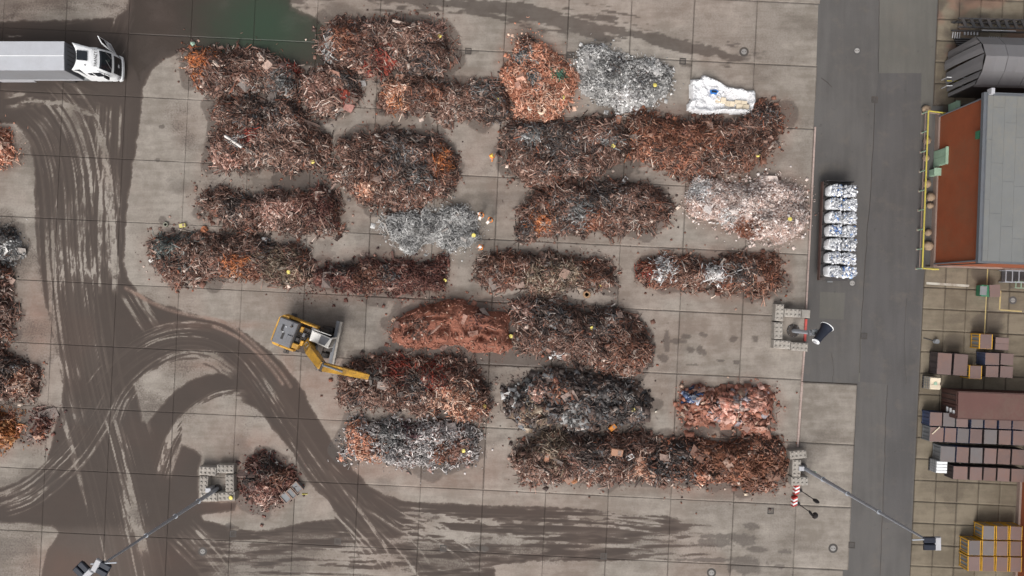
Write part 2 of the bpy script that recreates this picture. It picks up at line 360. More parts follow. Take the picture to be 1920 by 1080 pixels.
# ---------------------------------------------------------------- scrap heaps: outlines (survey grid), used by the ground stains too
# key: (outline, height m, palette, piece style, patches[(x, y, r, palette)], label)
PILES = [
 ([(600,62),(620,45),(680,38),(745,33),(800,30),(835,40),(848,75),(852,110),(830,135),(780,140),(730,138),(690,128),(640,125),(605,105)], 2.0, 'brown', 'sticks',
  [(612,68,16,'grey'),(612,92,14,'silver'),(640,72,26,'rust'),(760,95,50,'light'),(692,43,10,'pink'),(815,45,25,'pink'),(720,120,30,'red'),(780,120,35,'dark')], 'long brown scrap heap at the edge of the dark puddle, northernmost of all'),
 ([(338,100),(355,88),(400,92),(450,95),(520,105),(555,125),(560,160),(545,185),(500,180),(450,178),(400,172),(360,150)], 1.7, 'brown', 'sticks',
  [(370,110,28,'orange'),(450,110,40,'brown'),(500,130,40,'light'),(520,150,30,'grey'),(540,125,18,'red')], 'scrap heap south of the dark puddle with orange rust at its truck end'),
 ([(560,135),(600,128),(650,135),(668,160),(670,185),(650,205),(620,218),(585,205),(560,185)], 1.5, 'brown', 'sticks',
  [(595,165,34,'pink'),(625,200,26,'light'),(648,185,14,'red'),(655,150,22,'dark')], 'small pinkish brown scrap heap joined to the eastern end of a longer one'),
 ([(715,150),(760,143),(850,148),(930,155),(955,180),(955,215),(920,230),(860,225),(800,215),(740,208),(710,195)], 1.7, 'brown', 'sticks',
  [(740,175,28,'copperlight'),(735,190,16,'orange'),(820,172,22,'rust'),(860,200,50,'light'),(925,215,25,'dark'),(905,165,25,'grey')], 'brown scrap heap with a coppery western end, beside the bright copper heap'),
 ([(965,70),(985,62),(1005,75),(1040,100),(1075,140),(1080,175),(1065,205),(1040,225),(1000,228),(965,215),(950,180),(948,120)], 1.6, 'copper', 'curls',
  [(985,75,22,'brown'),(985,100,18,'grey'),(1000,150,14,'grey'),(1050,140,10,'green'),(1020,200,30,'copperlight')], 'bright copper-orange heap of curled wire'),
 ([(1090,100),(1105,85),(1140,95),(1180,110),(1240,125),(1255,150),(1245,180),(1215,205),(1180,210),(1150,195),(1110,180),(1085,150)], 1.5, 'silver', 'shred',
  [(1150,120,24,'grey'),(1180,180,26,'white'),(1210,150,20,'grey')], 'silver grey shredded metal heap between the copper heap and the white tarp'),
 ([(400,200),(440,185),(500,180),(560,190),(580,230),(605,265),(608,300),(580,315),(500,318),(430,312),(385,318),(392,280),(405,240)], 2.1, 'brown', 'sticks',
  [(500,190,50,'dark'),(445,265,12,'silver'),(470,255,14,'red'),(520,280,50,'light'),(410,300,25,'pink'),(570,260,30,'brown')], 'tall dark brown scrap heap with a flat western flank'),
 ([(640,262),(690,250),(760,245),(820,250),(850,275),(862,320),(850,350),(800,375),(740,388),(680,380),(640,350),(612,335),(615,305),(640,300)], 2.0, 'brown', 'sticks',
  [(832,300,20,'orange'),(828,325,14,'rust'),(685,355,18,'copperlight'),(785,335,18,'grey'),(760,300,40,'dark'),(640,320,40,'light'),(750,260,40,'dark')], 'wide brown scrap heap with a bright rust patch on its eastern side'),
 ([(955,235),(1000,228),(1080,225),(1150,222),(1175,245),(1180,280),(1150,305),(1100,330),(1040,355),(985,352),(950,320),(945,280)], 1.9, 'brown', 'sticks',
  [(1000,255,26,'grey'),(1040,250,60,'dark'),(985,320,40,'light'),(1140,265,18,'grey'),(1068,300,12,'pink')], 'dark mixed scrap heap directly south of the copper heap'),
 ([(1180,225),(1230,212),(1300,220),(1390,218),(1420,195),(1465,200),(1475,225),(1460,270),(1430,300),(1380,320),(1310,330),(1250,315),(1200,295),(1178,270)], 1.9, 'rustbrown', 'sticks',
  [(1230,245,34,'rust'),(1300,260,45,'rust'),(1182,275,14,'orange'),(1400,250,50,'brown'),(1445,215,25,'dark'),(1340,310,40,'brown')], 'reddish brown scrap heap south of the white tarp'),
 ([(370,365),(420,358),(500,355),(580,355),(630,362),(638,400),(630,435),(570,440),(480,428),(400,415),(370,395)], 1.7, 'brown', 'sticks',
  [(395,380,25,'light'),(510,385,40,'pink'),(600,380,35,'redbrown'),(440,385,30,'dark')], 'straight-edged brown scrap heap west of the silver wire heap'),
 ([(715,415),(740,400),(790,390),(815,395),(856,390),(884,404),(892,430),(880,462),(850,468),(810,460),(770,468),(730,450)], 1.3, 'silver', 'wire',
  [(760,430,40,'silver'),(812,425,10,'grey'),(860,425,35,'silver')], 'pale silver heap of fine tangled wire beside the workers'),
 ([(980,395),(1010,360),(1060,340),(1120,335),(1200,345),(1255,360),(1265,390),(1240,425),(1190,440),(1120,438),(1050,442),(990,450),(975,430)], 2.0, 'brown', 'sticks',
  [(1010,415,20,'orange'),(1080,400,30,'grey'),(1140,360,40,'dark'),(1180,410,40,'light'),(1120,420,25,'rust'),(985,435,22,'dark')], 'large brown scrap heap west of the pale pink heap'),
 ([(1295,350),(1310,335),(1360,345),(1420,335),(1480,338),(1508,355),(1515,400),(1495,445),(1450,455),(1400,440),(1340,425),(1300,400),(1288,375)], 1.6, 'pinkwhite', 'shred',
  [(1315,355,22,'white'),(1330,385,22,'pinkwhite'),(1365,410,18,'white'),(1400,435,24,'rust'),(1460,390,40,'pinkwhite'),(1395,380,30,'pinkwhite')], 'pale pink and white shredded heap by the asphalt road'),
 ([(280,460),(310,435),(370,440),(450,440),(520,450),(570,475),(575,515),(550,530),(490,525),(420,520),(350,530),(305,525),(285,490)], 1.9, 'brown', 'sticks',
  [(320,455,35,'greengrey'),(290,470,14,'greengrey'),(355,470,45,'light'),(440,500,22,'orange'),(470,515,20,'rust'),(520,500,40,'olive'),(500,455,30,'dark')], 'scrap heap with a grey-green western tip, nearest the long mud road'),
 ([(580,510),(610,490),(680,485),(760,488),(830,482),(838,520),(830,545),(780,560),(720,550),(650,548),(590,548),(578,535)], 1.8, 'redbrown', 'curls',
  [(690,520,30,'rustbrown'),(730,515,20,'dark'),(640,500,25,'dark'),(770,520,40,'redbrown'),(620,530,25,'redbrown')], 'dark red-brown heap of curled scrap north of the orange dust heap'),
 ([(903,490),(950,478),(1020,472),(1090,478),(1140,482),(1152,510),(1145,545),(1090,545),(1000,545),(930,540),(900,525)], 1.6, 'brown', 'sticks',
  [(950,490,35,'rustbrown'),(1060,515,40,'olive'),(1000,525,30,'olive'),(1110,520,30,'rustbrown')], 'short straight brown scrap heap south of the workers'),
 ([(1210,490),(1260,482),(1350,480),(1450,480),(1465,500),(1467,535),(1440,545),(1400,555),(1370,550),(1300,540),(1230,535),(1208,520)], 1.6, 'rustbrown', 'sticks',
  [(1245,505,24,'white'),(1340,510,24,'white'),(1300,520,30,'light'),(1432,520,20,'rust'),(1390,500,30,'dark'),(1215,510,15,'red')], 'rusty scrap heap with two tangles of white tubing'),
 ([(735,610),(760,580),(820,570),(890,568),(940,575),(962,600),(960,640),(935,660),(880,655),(820,655),(770,650),(738,635)], 1.7, 'rustdust', 'dust',
  [(785,615,22,'light'),(830,580,20,'rust'),(900,590,20,'redbrown')], 'smooth orange heap of rust scale with few pieces in it'),
 ([(965,570),(1010,555),(1060,570),(1120,580),(1180,590),(1210,625),(1215,665),(1190,695),(1130,698),(1070,680),(1010,670),(968,650)], 2.2, 'brown', 'sticks',
  [(1040,590,50,'dark'),(980,580,20,'pink'),(1050,640,45,'brown'),(1180,660,35,'rustbrown'),(1045,670,12,'white'),(1130,600,35,'dark')], 'large dark scrap heap adjoining the orange rust heap on its east'),
 ([(640,715),(665,680),(720,672),(770,668),(830,670),(880,680),(905,710),(925,750),(915,785),(860,785),(800,775),(740,772),(680,770),(645,760)], 2.0, 'brown', 'sticks',
  [(745,690,28,'red'),(815,705,26,'red'),(665,750,18,'dark'),(700,740,40,'light'),(850,760,40,'copperlight'),(870,765,26,'rust'),(780,720,25,'dark')], 'scrap heap with red pieces under the arm of the yellow excavator'),
 ([(945,725),(975,710),(1030,700),(1100,700),(1170,705),(1205,730),(1213,755),(1200,795),(1160,800),(1100,808),(1040,800),(980,795),(950,770)], 2.0, 'dark', 'sheets',
  [(955,745,18,'silver'),(985,720,22,'grey'),(1010,735,20,'pink'),(1045,735,20,'rust'),(1070,780,22,'grey'),(1140,750,50,'black'),(1000,775,30,'olive')], 'blackish sheet scrap heap with a silver western tip'),
 ([(1280,730),(1310,728),(1360,735),(1400,725),(1440,730),(1455,760),(1448,800),(1400,808),(1340,800),(1290,803),(1275,770)], 1.5, 'rustdust', 'plates',
  [(1297,740,16,'blue'),(1360,765,35,'pinkplate'),(1410,750,35,'pinkplate'),(1385,760,18,'pinkwhite')], 'small red-orange heap with pink plates and a blue corner'),
 ([(645,815),(670,795),(720,790),(800,792),(860,795),(890,820),(895,855),(870,872),(810,878),(760,870),(700,865),(650,860),(640,840)], 1.6, 'greypink', 'curls',
  [(662,830,34,'copper'),(690,855,30,'copperlight'),(735,815,30,'grey'),(770,810,20,'plum'),(830,850,22,'rust'),(860,845,24,'pink'),(790,840,40,'greypink'),(850,810,30,'greypink')], 'silver swarf heap with a copper western end'),
 ([(970,840),(1000,818),(1060,812),(1130,812),(1200,815),(1240,830),(1245,900),(1200,905),(1130,905),(1060,905),(1000,910),(968,880)], 2.0, 'brown', 'sticks',
  [(1030,835,45,'olive'),(1075,870,18,'pink'),(1200,880,20,'copperlight'),(1100,840,40,'dark'),(1240,870,25,'black'),(1010,880,40,'light')], 'long grey-brown scrap heap at the south edge with a white box on it'),
 ([(1240,830),(1300,822),(1380,820),(1450,828),(1475,860),(1472,900),(1440,915),(1380,915),(1300,915),(1250,905)], 1.8, 'rustbrown', 'dust2',
  [(1315,895,18,'copper'),(1280,850,25,'dark'),(1400,870,50,'rustfine'),(1340,850,30,'rustfine'),(1450,880,30,'rustfine'),(1255,880,22,'black'),(1290,900,22,'dark')], 'earthy rust-brown heap reaching to the blocks of the eastern light mast'),
 ([(450,882),(464,858),(500,853),(530,868),(546,890),(538,915),(520,936),(500,954),(474,948),(455,928),(446,905)], 1.7, 'redbrown', 'curls',
  [(500,870,24,'dark'),(525,890,24,'rustbrown'),(490,945,26,'pink'),(465,900,20,'dark')], 'round dark red-brown heap between concrete blocks and a grey cabinet'),
 ([(-40,262),(-10,250),(10,250),(22,275),(22,295),(5,308),(-30,308)], 1.4, 'copper', 'curls', [], 'bright orange wire heap cut by the western picture edge'),
 ([(-40,430),(0,420),(25,440),(36,462),(25,485),(0,498),(-40,495)], 1.4, 'grey', 'shred', [(20,460,14,'silver'),(0,440,20,'black')], 'grey shredded heap cut by the western picture edge'),
 ([(-40,505),(0,505),(14,520),(20,560),(21,600),(12,632),(-40,636)], 1.6, 'brown', 'sticks', [(5,633,9,'copper'),(10,540,14,'pink')], 'dark scrap heap with an orange end below the grey shredded heap'),
 ([(-40,665),(0,658),(36,668),(62,690),(72,716),(64,738),(36,746),(-40,746)], 1.8, 'brown', 'curls', [(32,716,20,'copperlight'),(10,690,30,'dark'),(60,745,12,'pink')], 'dark wiry scrap heap with a bright copper spot in the middle'),
 ([(-40,772),(0,768),(20,775),(30,792),(32,818),(16,832),(0,845),(-40,848)], 1.5, 'rustorange', 'curls', [(5,780,16,'rust'),(30,810,10,'copperlight')], 'glowing orange-brown scrap heap beside a small reddish mound'),
 ([(62,800),(67,780),(78,771),(90,775),(93,790),(86,813),(77,825),(65,820)], 0.9, 'redbrown', 'curls', [(75,815,12,'rust')], 'small reddish mound standing alone near the mud road'),
]

# ---------------------------------------------------------------- ground
E1 = np.array([117.4, 5.6]); E2 = np.array([-5.6, 117.4]); ORG = np.array([1180.0, 108.0])
def yard(i, j): return ORG + E1 * i + E2 * j

def dirt_fields(X, Y):
    """mud, damp, rust, green for points on the survey grid"""
    wob = (fbm(X / 4.5, Y / 4.5, 5, 2) - 0.5) * 9 + (fbm(X / 14, Y / 14, 3) - 0.5) * 14 + (fbm(X / 45, Y / 45, 9) - 0.5) * 12
    A = [(-80,45),(70,38),(215,34),(235,20),(250,-30),(545,-30),(548,12),(600,40),(640,130),(340,97),(305,112),(282,135),(268,165),(262,230),(250,300),(240,380),(234,450),(234,490),(242,525),(262,550),(300,570),(350,585),(400,600),(440,612),(480,640),(520,670),(545,700),(570,735),(590,775),(612,810),(640,850),(665,885),(690,910),(720,928),(760,938),(830,945),(900,948),(1000,950),(1100,955),(1180,962),(1250,968),(1330,985),(1440,1010),(1330,1050),(1000,1052),(930,1060),(925,1120),(70,1120),(85,1040),(110,1000),(97,985),(-80,978),(-80,925),(0,917),(30,906),(60,887),(85,866),(95,840),(105,790),(117,760),(118,720),(105,660),(92,600),(80,540),(70,480),(66,420),(64,360),(65,320),(58,280),(45,250),(28,232),(-80,226)]
    I1 = [(250,721),(279,698),(304,686),(326,678),(348,676),(376,681),(401,692),(414,700),(386,703),(357,714),(332,730),(310,749),(291,771),(274,791),(268,788),(263,761),(258,736),(253,722)]
    I2 = [(342,780),(351,771),(376,757),(405,749),(433,748),(452,754),(477,763),(493,777),(509,802),(531,828),(550,850),(563,880),(593,920),(613,937),(628,973),(557,983),(480,997),(440,987),(383,977),(377,966),(440,958),(445,942),(372,942),(371,880),(378,855),(365,843),(342,834),(341,800)]
    sd = sdf_poly(X, Y, A) + wob * 0.35
    mud = sstep(5, -5, sd)
    for isl in (I1, I2):
        si = sdf_poly(X, Y, isl) + wob * 0.3
        mud = mud * sstep(-5, 5, si)
    # concrete showing through between the tyre tracks: (path, half width, offset of the strongest part, amount, streak length, streak width)
    def near(pts, r):
        P = np.array(pts, float); lo = P.min(0) - r; hi = P.max(0) + r
        return np.nonzero((X > lo[0]) & (X < hi[0]) & (Y > lo[1]) & (Y < hi[1]))[0]
    def streak(path, hw, thr, seed, su=70.0, sv=4.2, off=0.0, u0=0, u1=1e9):
        ix = near(path, hw + abs(off) + 12)
        ix = ix[mud[ix] > 0.02]
        if len(ix) == 0: return
        x, y = X[ix], Y[ix]
        U, V, L = path_uv(x, y, path)
        w = sstep(hw, hw * 0.6, np.abs(V - off)) * sstep(-1, 25, U - u0) * sstep(1, -30, U - min(u1, L))
        n = 0.62 * fbm(U / (su * 3.2), V / (sv * 1.1), seed, 2) + 0.16 * fbm(U / (su * 0.3), V / (sv * 0.6), seed + 5, 2) + 0.22 * fbm(U / 70, V / 40, seed + 8, 2)
        lane[ix] = np.maximum(lane[ix], w * np.clip(fbm(U / (su * 5), V / 3.6, seed + 20, 2) - 0.42, 0, 1) * 2.2)
        thr = thr + 0.075
        brk = 0.55 + 0.45 * sstep(0.36, 0.56, fbm(U / 11, V / 4, seed + 30, 2))
        dry[ix] = np.maximum(dry[ix], w * brk * sstep(thr - 0.04, thr + 0.07, n))
    dry = np.zeros_like(X); lane = np.zeros_like(X)
    P1 = [(60,180),(110,240),(135,330),(142,450),(150,560),(168,680),(195,800),(230,930),(265,1100)]
    for st in (
        (P1, 85, 0.49, 11, 80, 5, -20, 30, 380), (P1, 60, 0.53, 12, 90, 4.5, 20, 200, 560), (P1, 30, 0.47, 13, 120, 5, 55, 250, 640),
        (P1, 100, 0.59, 14, 100, 4.5, 0, 0, 1e9),
        ([(205,190),(200,300),(190,420),(190,560)], 45, 0.55, 15, 90, 5),
        ([(214,800),(228,755),(255,718),(295,685),(345,665),(395,668),(430,690),(450,705)], 17, 0.40, 21, 90, 4, 4),
        ([(180,740),(230,680),(300,638),(370,630),(430,650),(480,700),(540,790),(600,880),(680,960),(760,1040),(800,1100)], 42, 0.575, 22, 60, 4.0),
        ([(360,664),(395,668),(420,685),(445,702)], 14, 0.36, 23, 60, 4),
        ([(300,900),(312,860),(325,825),(348,790),(385,760),(430,742),(470,745)], 22, 0.42, 24, 45, 4.0, 3),
        ([(0,945),(50,928),(100,890),(140,850),(180,790),(210,730)], 34, 0.47, 25, 70, 4.0),
        ([(-40,940),(0,930),(60,900),(110,850)], 24, 0.45, 26, 70, 4.0),
        ([(205,770),(225,850),(245,930),(275,1050)], 22, 0.46, 27, 90, 5),
        ([(238,540),(262,580),(290,622)], 26, 0.44, 28, 55, 4),
        ([(480,700),(530,780),(590,870),(650,950),(720,1050),(760,1110)], 40, 0.545, 29, 55, 4.2),
        ([(560,920),(600,950),(660,1010),(720,1080)], 26, 0.46, 30, 60, 4.0),
        ([(690,930),(760,975),(830,1010),(900,1060)], 30, 0.50, 31, 60, 4.5),
        ([(740,975),(900,985),(1100,990),(1260,1005)], 46, 0.495, 32, 60, 4.5),
        ([(420,1020),(560,1015),(700,1025)], 40, 0.49, 33, 60, 5),
        ([(430,1060),(620,1060),(800,1075),(900,1090)], 36, 0.45, 34, 60, 5),
        ([(330,990),(380,1040),(420,1090)], 40, 0.52, 35, 60, 5),
        ([(0,170),(90,165),(200,200)], 45, 0.52, 36, 25, 10),
        ([(180,60),(215,90),(240,20)], 30, 0.52, 37, 30, 6),
        ([(0,60),(110,62),(210,50)], 20, 0.55, 38, 40, 8)):
        streak(*st)
    mud = mud * (1 - 0.26 * np.clip(lane, 0, 1)) * (1 - 0.86 * dry)
    mud = mud * (1 - sstep(1080, 1400, X + (fbm(X / 60, Y / 8, 43) - 0.5) * 420) * (Y > 900))
    mud = mud * (1 - 0.55 * sstep(985, 1010, Y) * sstep(330, 420, X) * sstep(0.4, 0.62, fbm(X / 50, Y / 7, 44, 3)))
    # thinner film of dirt
    film = 0.45 * sstep(20, -60, sdf_poly(X, Y, [(90,975),(420,985),(640,985),(760,960),(900,955),(1300,985),(1420,1010),(1500,1100),(60,1110)])) * fbm(X / 60, Y / 25, 41)
    film = np.maximum(film, 0.55 * sstep(14, -14, sdf_poly(X, Y, [(-60,-60),(250,-60),(235,22),(70,40),(-60,45)]) + wob) * (0.4 + 0.6 * fbm(X / 40, Y / 12, 42)))
    # wet band along the north, with ragged stripes beside it
    bx = np.nonzero(Y < 260)[0]
    U, V, L = path_uv(X[bx], Y[bx], [(540,-6),(700,-2),(800,4),(900,14),(1000,30),(1080,45),(1200,68),(1300,92),(1400,110),(1460,128),(1530,176)])
    n = fbm(U / 60, V / 7, 51, 3)
    half = 7 * sstep(980, 500, U) + 6 - 6 * sstep(260, 120, U)
    band = sstep(8, -2, np.abs(V) - half + (n - 0.5) * 44 + (fbm(U / 9, V / 5, 53, 2) - 0.5) * 12) * sstep(985, 880, U + n * 80)
    band = np.maximum(band, 0.9 * sstep(24, 16, np.abs(V + 26)) * sstep(0.54, 0.62, fbm(U / 40, V / 5, 52, 3)) * sstep(760, 640, U))
    damp = np.zeros_like(X); damp[bx] = band * 1.0
    # bottom right damp marks
    def blob(dst, x, y, rx, ry, s, a):
        ix = near([(x - rx, y - ry), (x + rx, y + ry)], 0.7 * max(rx, ry))
        if len(ix) == 0: return
        xs, ys = X[ix], Y[ix]
        v = sstep(1.15, 0.75, np.sqrt(((xs - x) / rx) ** 2 + ((ys - y) / ry) ** 2) + (fbm(xs / 9, ys / 9, s) - 0.5) * 1.1)
        dst[ix] = np.maximum(dst[ix], a * v)
    for k, (x, y, rx, ry) in enumerate([(1340,1018,40,10),(1395,1012,26,12),(1400,1060,40,18),(1410,985,16,8),(1360,1005,50,5),(1330,1050,60,5),(1420,1030,24,7),(1250,640,7,22),(1244,672,12,9),(1252,605,3,3),(1295,655,9,8),(1312,655,7,10),(1320,660,5,8),(1285,632,10,6),(1318,628,10,5),(1272,640,20,5),(1375,636,9,8),(1416,636,6,7),(1380,680,7,5),(1352,676,8,3),(1300,684,14,3),(1470,1035,16,5),(1462,1062,12,4),(1382,770,12,4),(302,238,7,4),(296,299,6,4),(1478,570,9,5),(1450,920,12,7),(975,270,3,3),(1000,302,8,8),(430,985,10,8),(1285,122,12,5),(1075,103,14,7),(890,1030,30,6)]):
        blob(damp, x, y, rx, ry, 60 + k, 0.8)
    # wet halo that seeps from the heaps
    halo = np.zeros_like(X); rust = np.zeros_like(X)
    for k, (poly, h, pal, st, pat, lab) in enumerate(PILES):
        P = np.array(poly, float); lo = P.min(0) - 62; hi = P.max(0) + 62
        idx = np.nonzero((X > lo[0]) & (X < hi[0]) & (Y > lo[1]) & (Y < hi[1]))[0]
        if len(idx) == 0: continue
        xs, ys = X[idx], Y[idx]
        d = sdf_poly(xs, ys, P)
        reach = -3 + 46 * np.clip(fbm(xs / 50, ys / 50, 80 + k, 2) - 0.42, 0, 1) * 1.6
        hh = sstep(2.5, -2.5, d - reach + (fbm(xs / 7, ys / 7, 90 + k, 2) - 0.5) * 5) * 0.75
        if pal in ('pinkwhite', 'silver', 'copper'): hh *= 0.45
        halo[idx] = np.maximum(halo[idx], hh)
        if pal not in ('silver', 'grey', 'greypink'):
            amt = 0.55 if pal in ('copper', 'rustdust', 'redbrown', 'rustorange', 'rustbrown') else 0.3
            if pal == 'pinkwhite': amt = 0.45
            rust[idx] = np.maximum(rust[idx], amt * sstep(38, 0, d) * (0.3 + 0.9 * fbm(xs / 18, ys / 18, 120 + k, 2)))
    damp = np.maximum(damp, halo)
    for x, y, rx, ry, a in [(550,338,46,26,.9),(690,668,60,14,.7),(745,600,16,40,.8),(850,565,110,8,.6),(1010,555,60,10,.8),(1150,312,60,22,.8),(1130,320,50,18,.7),(720,370,60,14,.5),(1060,690,70,14,.7),(790,662,70,12,.8),(650,300,40,16,.5),(940,690,40,14,.5),(600,470,30,26,.5),(500,345,40,14,.6),(840,110,22,34,.7),(880,96,22,5,.6),(560,120,40,14,.8),(1300,810,40,12,.7),(1290,800,20,20,.5),(650,640,14,50,.35),(440,940,50,14,.5),(555,885,22,26,.6),(45,800,18,36,.75),(20,760,50,12,.6),(1000,700,120,10,.4),(20,510,20,16,.7),(610,585,60,30,.45),(560,660,60,40,.45),(680,620,30,30,.25),(430,420,80,8,.4),(640,465,70,20,.25)]:  # damp patches; blobs round the excavator paint the shade beneath it
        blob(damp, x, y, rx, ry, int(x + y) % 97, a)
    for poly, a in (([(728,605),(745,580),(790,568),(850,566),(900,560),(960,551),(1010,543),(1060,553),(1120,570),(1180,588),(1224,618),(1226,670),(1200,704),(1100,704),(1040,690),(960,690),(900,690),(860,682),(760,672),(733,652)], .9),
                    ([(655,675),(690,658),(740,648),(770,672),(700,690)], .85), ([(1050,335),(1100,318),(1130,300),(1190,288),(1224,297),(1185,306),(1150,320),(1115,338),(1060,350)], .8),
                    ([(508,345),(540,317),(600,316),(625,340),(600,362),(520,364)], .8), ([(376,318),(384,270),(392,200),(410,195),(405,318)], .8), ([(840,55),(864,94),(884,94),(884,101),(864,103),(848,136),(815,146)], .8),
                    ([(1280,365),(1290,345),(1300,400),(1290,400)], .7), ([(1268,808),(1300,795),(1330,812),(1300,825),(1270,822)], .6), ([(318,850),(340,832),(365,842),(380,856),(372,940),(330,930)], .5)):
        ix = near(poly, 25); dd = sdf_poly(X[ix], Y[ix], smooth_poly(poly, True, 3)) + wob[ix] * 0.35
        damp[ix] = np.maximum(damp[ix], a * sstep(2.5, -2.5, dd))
    # reddish dust
    for x, y, rx, ry, a in [(70,610,40,90,.7),(60,560,30,60,.5),(600,720,50,40,.65),(620,760,40,50,.5),(480,830,70,30,.55),(380,685,60,16,.4),(700,880,120,30,.55),(900,880,90,60,.45),(830,900,120,30,.4),(920,250,60,80,.35),(880,300,50,60,.3),(420,950,50,18,.7),(120,1060,80,40,.7),(300,1050,90,40,.35),(1000,950,200,40,.25),(620,680,40,14,.5),(470,690,30,60,.3),(400,610,120,10,.6),(540,690,20,60,.5),(1180,460,60,40,.2),(1480,360,30,60,.45),(1350,600,120,60,.18),(960,660,260,60,.2),(560,560,120,40,.25)]:
        ix = near([(x - rx, y - ry), (x + rx, y + ry)], max(rx, ry))
        xs, ys = X[ix], Y[ix]
        g = np.exp(-(((xs - x) / rx) ** 2 + ((ys - y) / ry) ** 2) * 1.2)
        rust[ix] = np.maximum(rust[ix], a * g * (0.55 + 0.7 * fbm(xs / 16, ys / 16, 140, 3)))
    # thin red arcs left by tyres
    for pth, hw in (([(236,540),(300,575),(360,592),(420,605),(470,640),(520,690),(545,725)], 3.5), ([(400,612),(450,635),(500,680),(530,720)], 3.5)):
        ix = near(pth, 12)
        U, V, L = path_uv(X[ix], Y[ix], pth)
        rust[ix] = np.maximum(rust[ix], 0.75 * sstep(hw + 3, hw - 2, np.abs(V)) * (0.4 + 0.8 * fbm(U / 15, V / 4, 150)))
        mud[ix] = mud[ix] * (1 - 0.55 * sstep(hw + 2, hw - 2, np.abs(V)))
    green = 1.0 * sstep(165, 10, np.hypot((X - 492) * 0.95, (Y - 50) * 1.3) + wob * 1.5)
    puddle = sstep(10, -10, sdf_poly(X, Y, [(250,-40),(545,-40),(548,12),(605,45),(640,130),(340,96),(300,112),(272,140),(262,170),(240,120),(236,60)]) + wob * 0.5)
    green = green * puddle
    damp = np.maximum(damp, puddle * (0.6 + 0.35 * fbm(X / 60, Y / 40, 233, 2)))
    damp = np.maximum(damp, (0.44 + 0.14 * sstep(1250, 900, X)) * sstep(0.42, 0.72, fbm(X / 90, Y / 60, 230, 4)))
    rust = np.maximum(rust, 0.2 * sstep(0.45, 0.7, fbm(X / 120, Y / 120, 231, 3)) * sstep(1520, 1300, X))
    mud = np.maximum(mud, 0.22 * sstep(0.45, 0.75, fbm(X / 70, Y / 70, 232, 4)) + 0.2 * sstep(750, 250, X))
    mud = mud * (1 - 0.3 * sstep(975, 1000, Y) * sstep(330, 250, X))
    mud = np.maximum(mud, sstep(110, 60, X) * sstep(970, 990, Y) * 0.35)
    mud = np.clip(np.maximum(mud, film), 0, 1)
    return np.stack([mud, np.clip(damp, 0, 1), np.clip(rust, 0, 1), np.clip(np.maximum(green, 0), 0, 1)], 1)

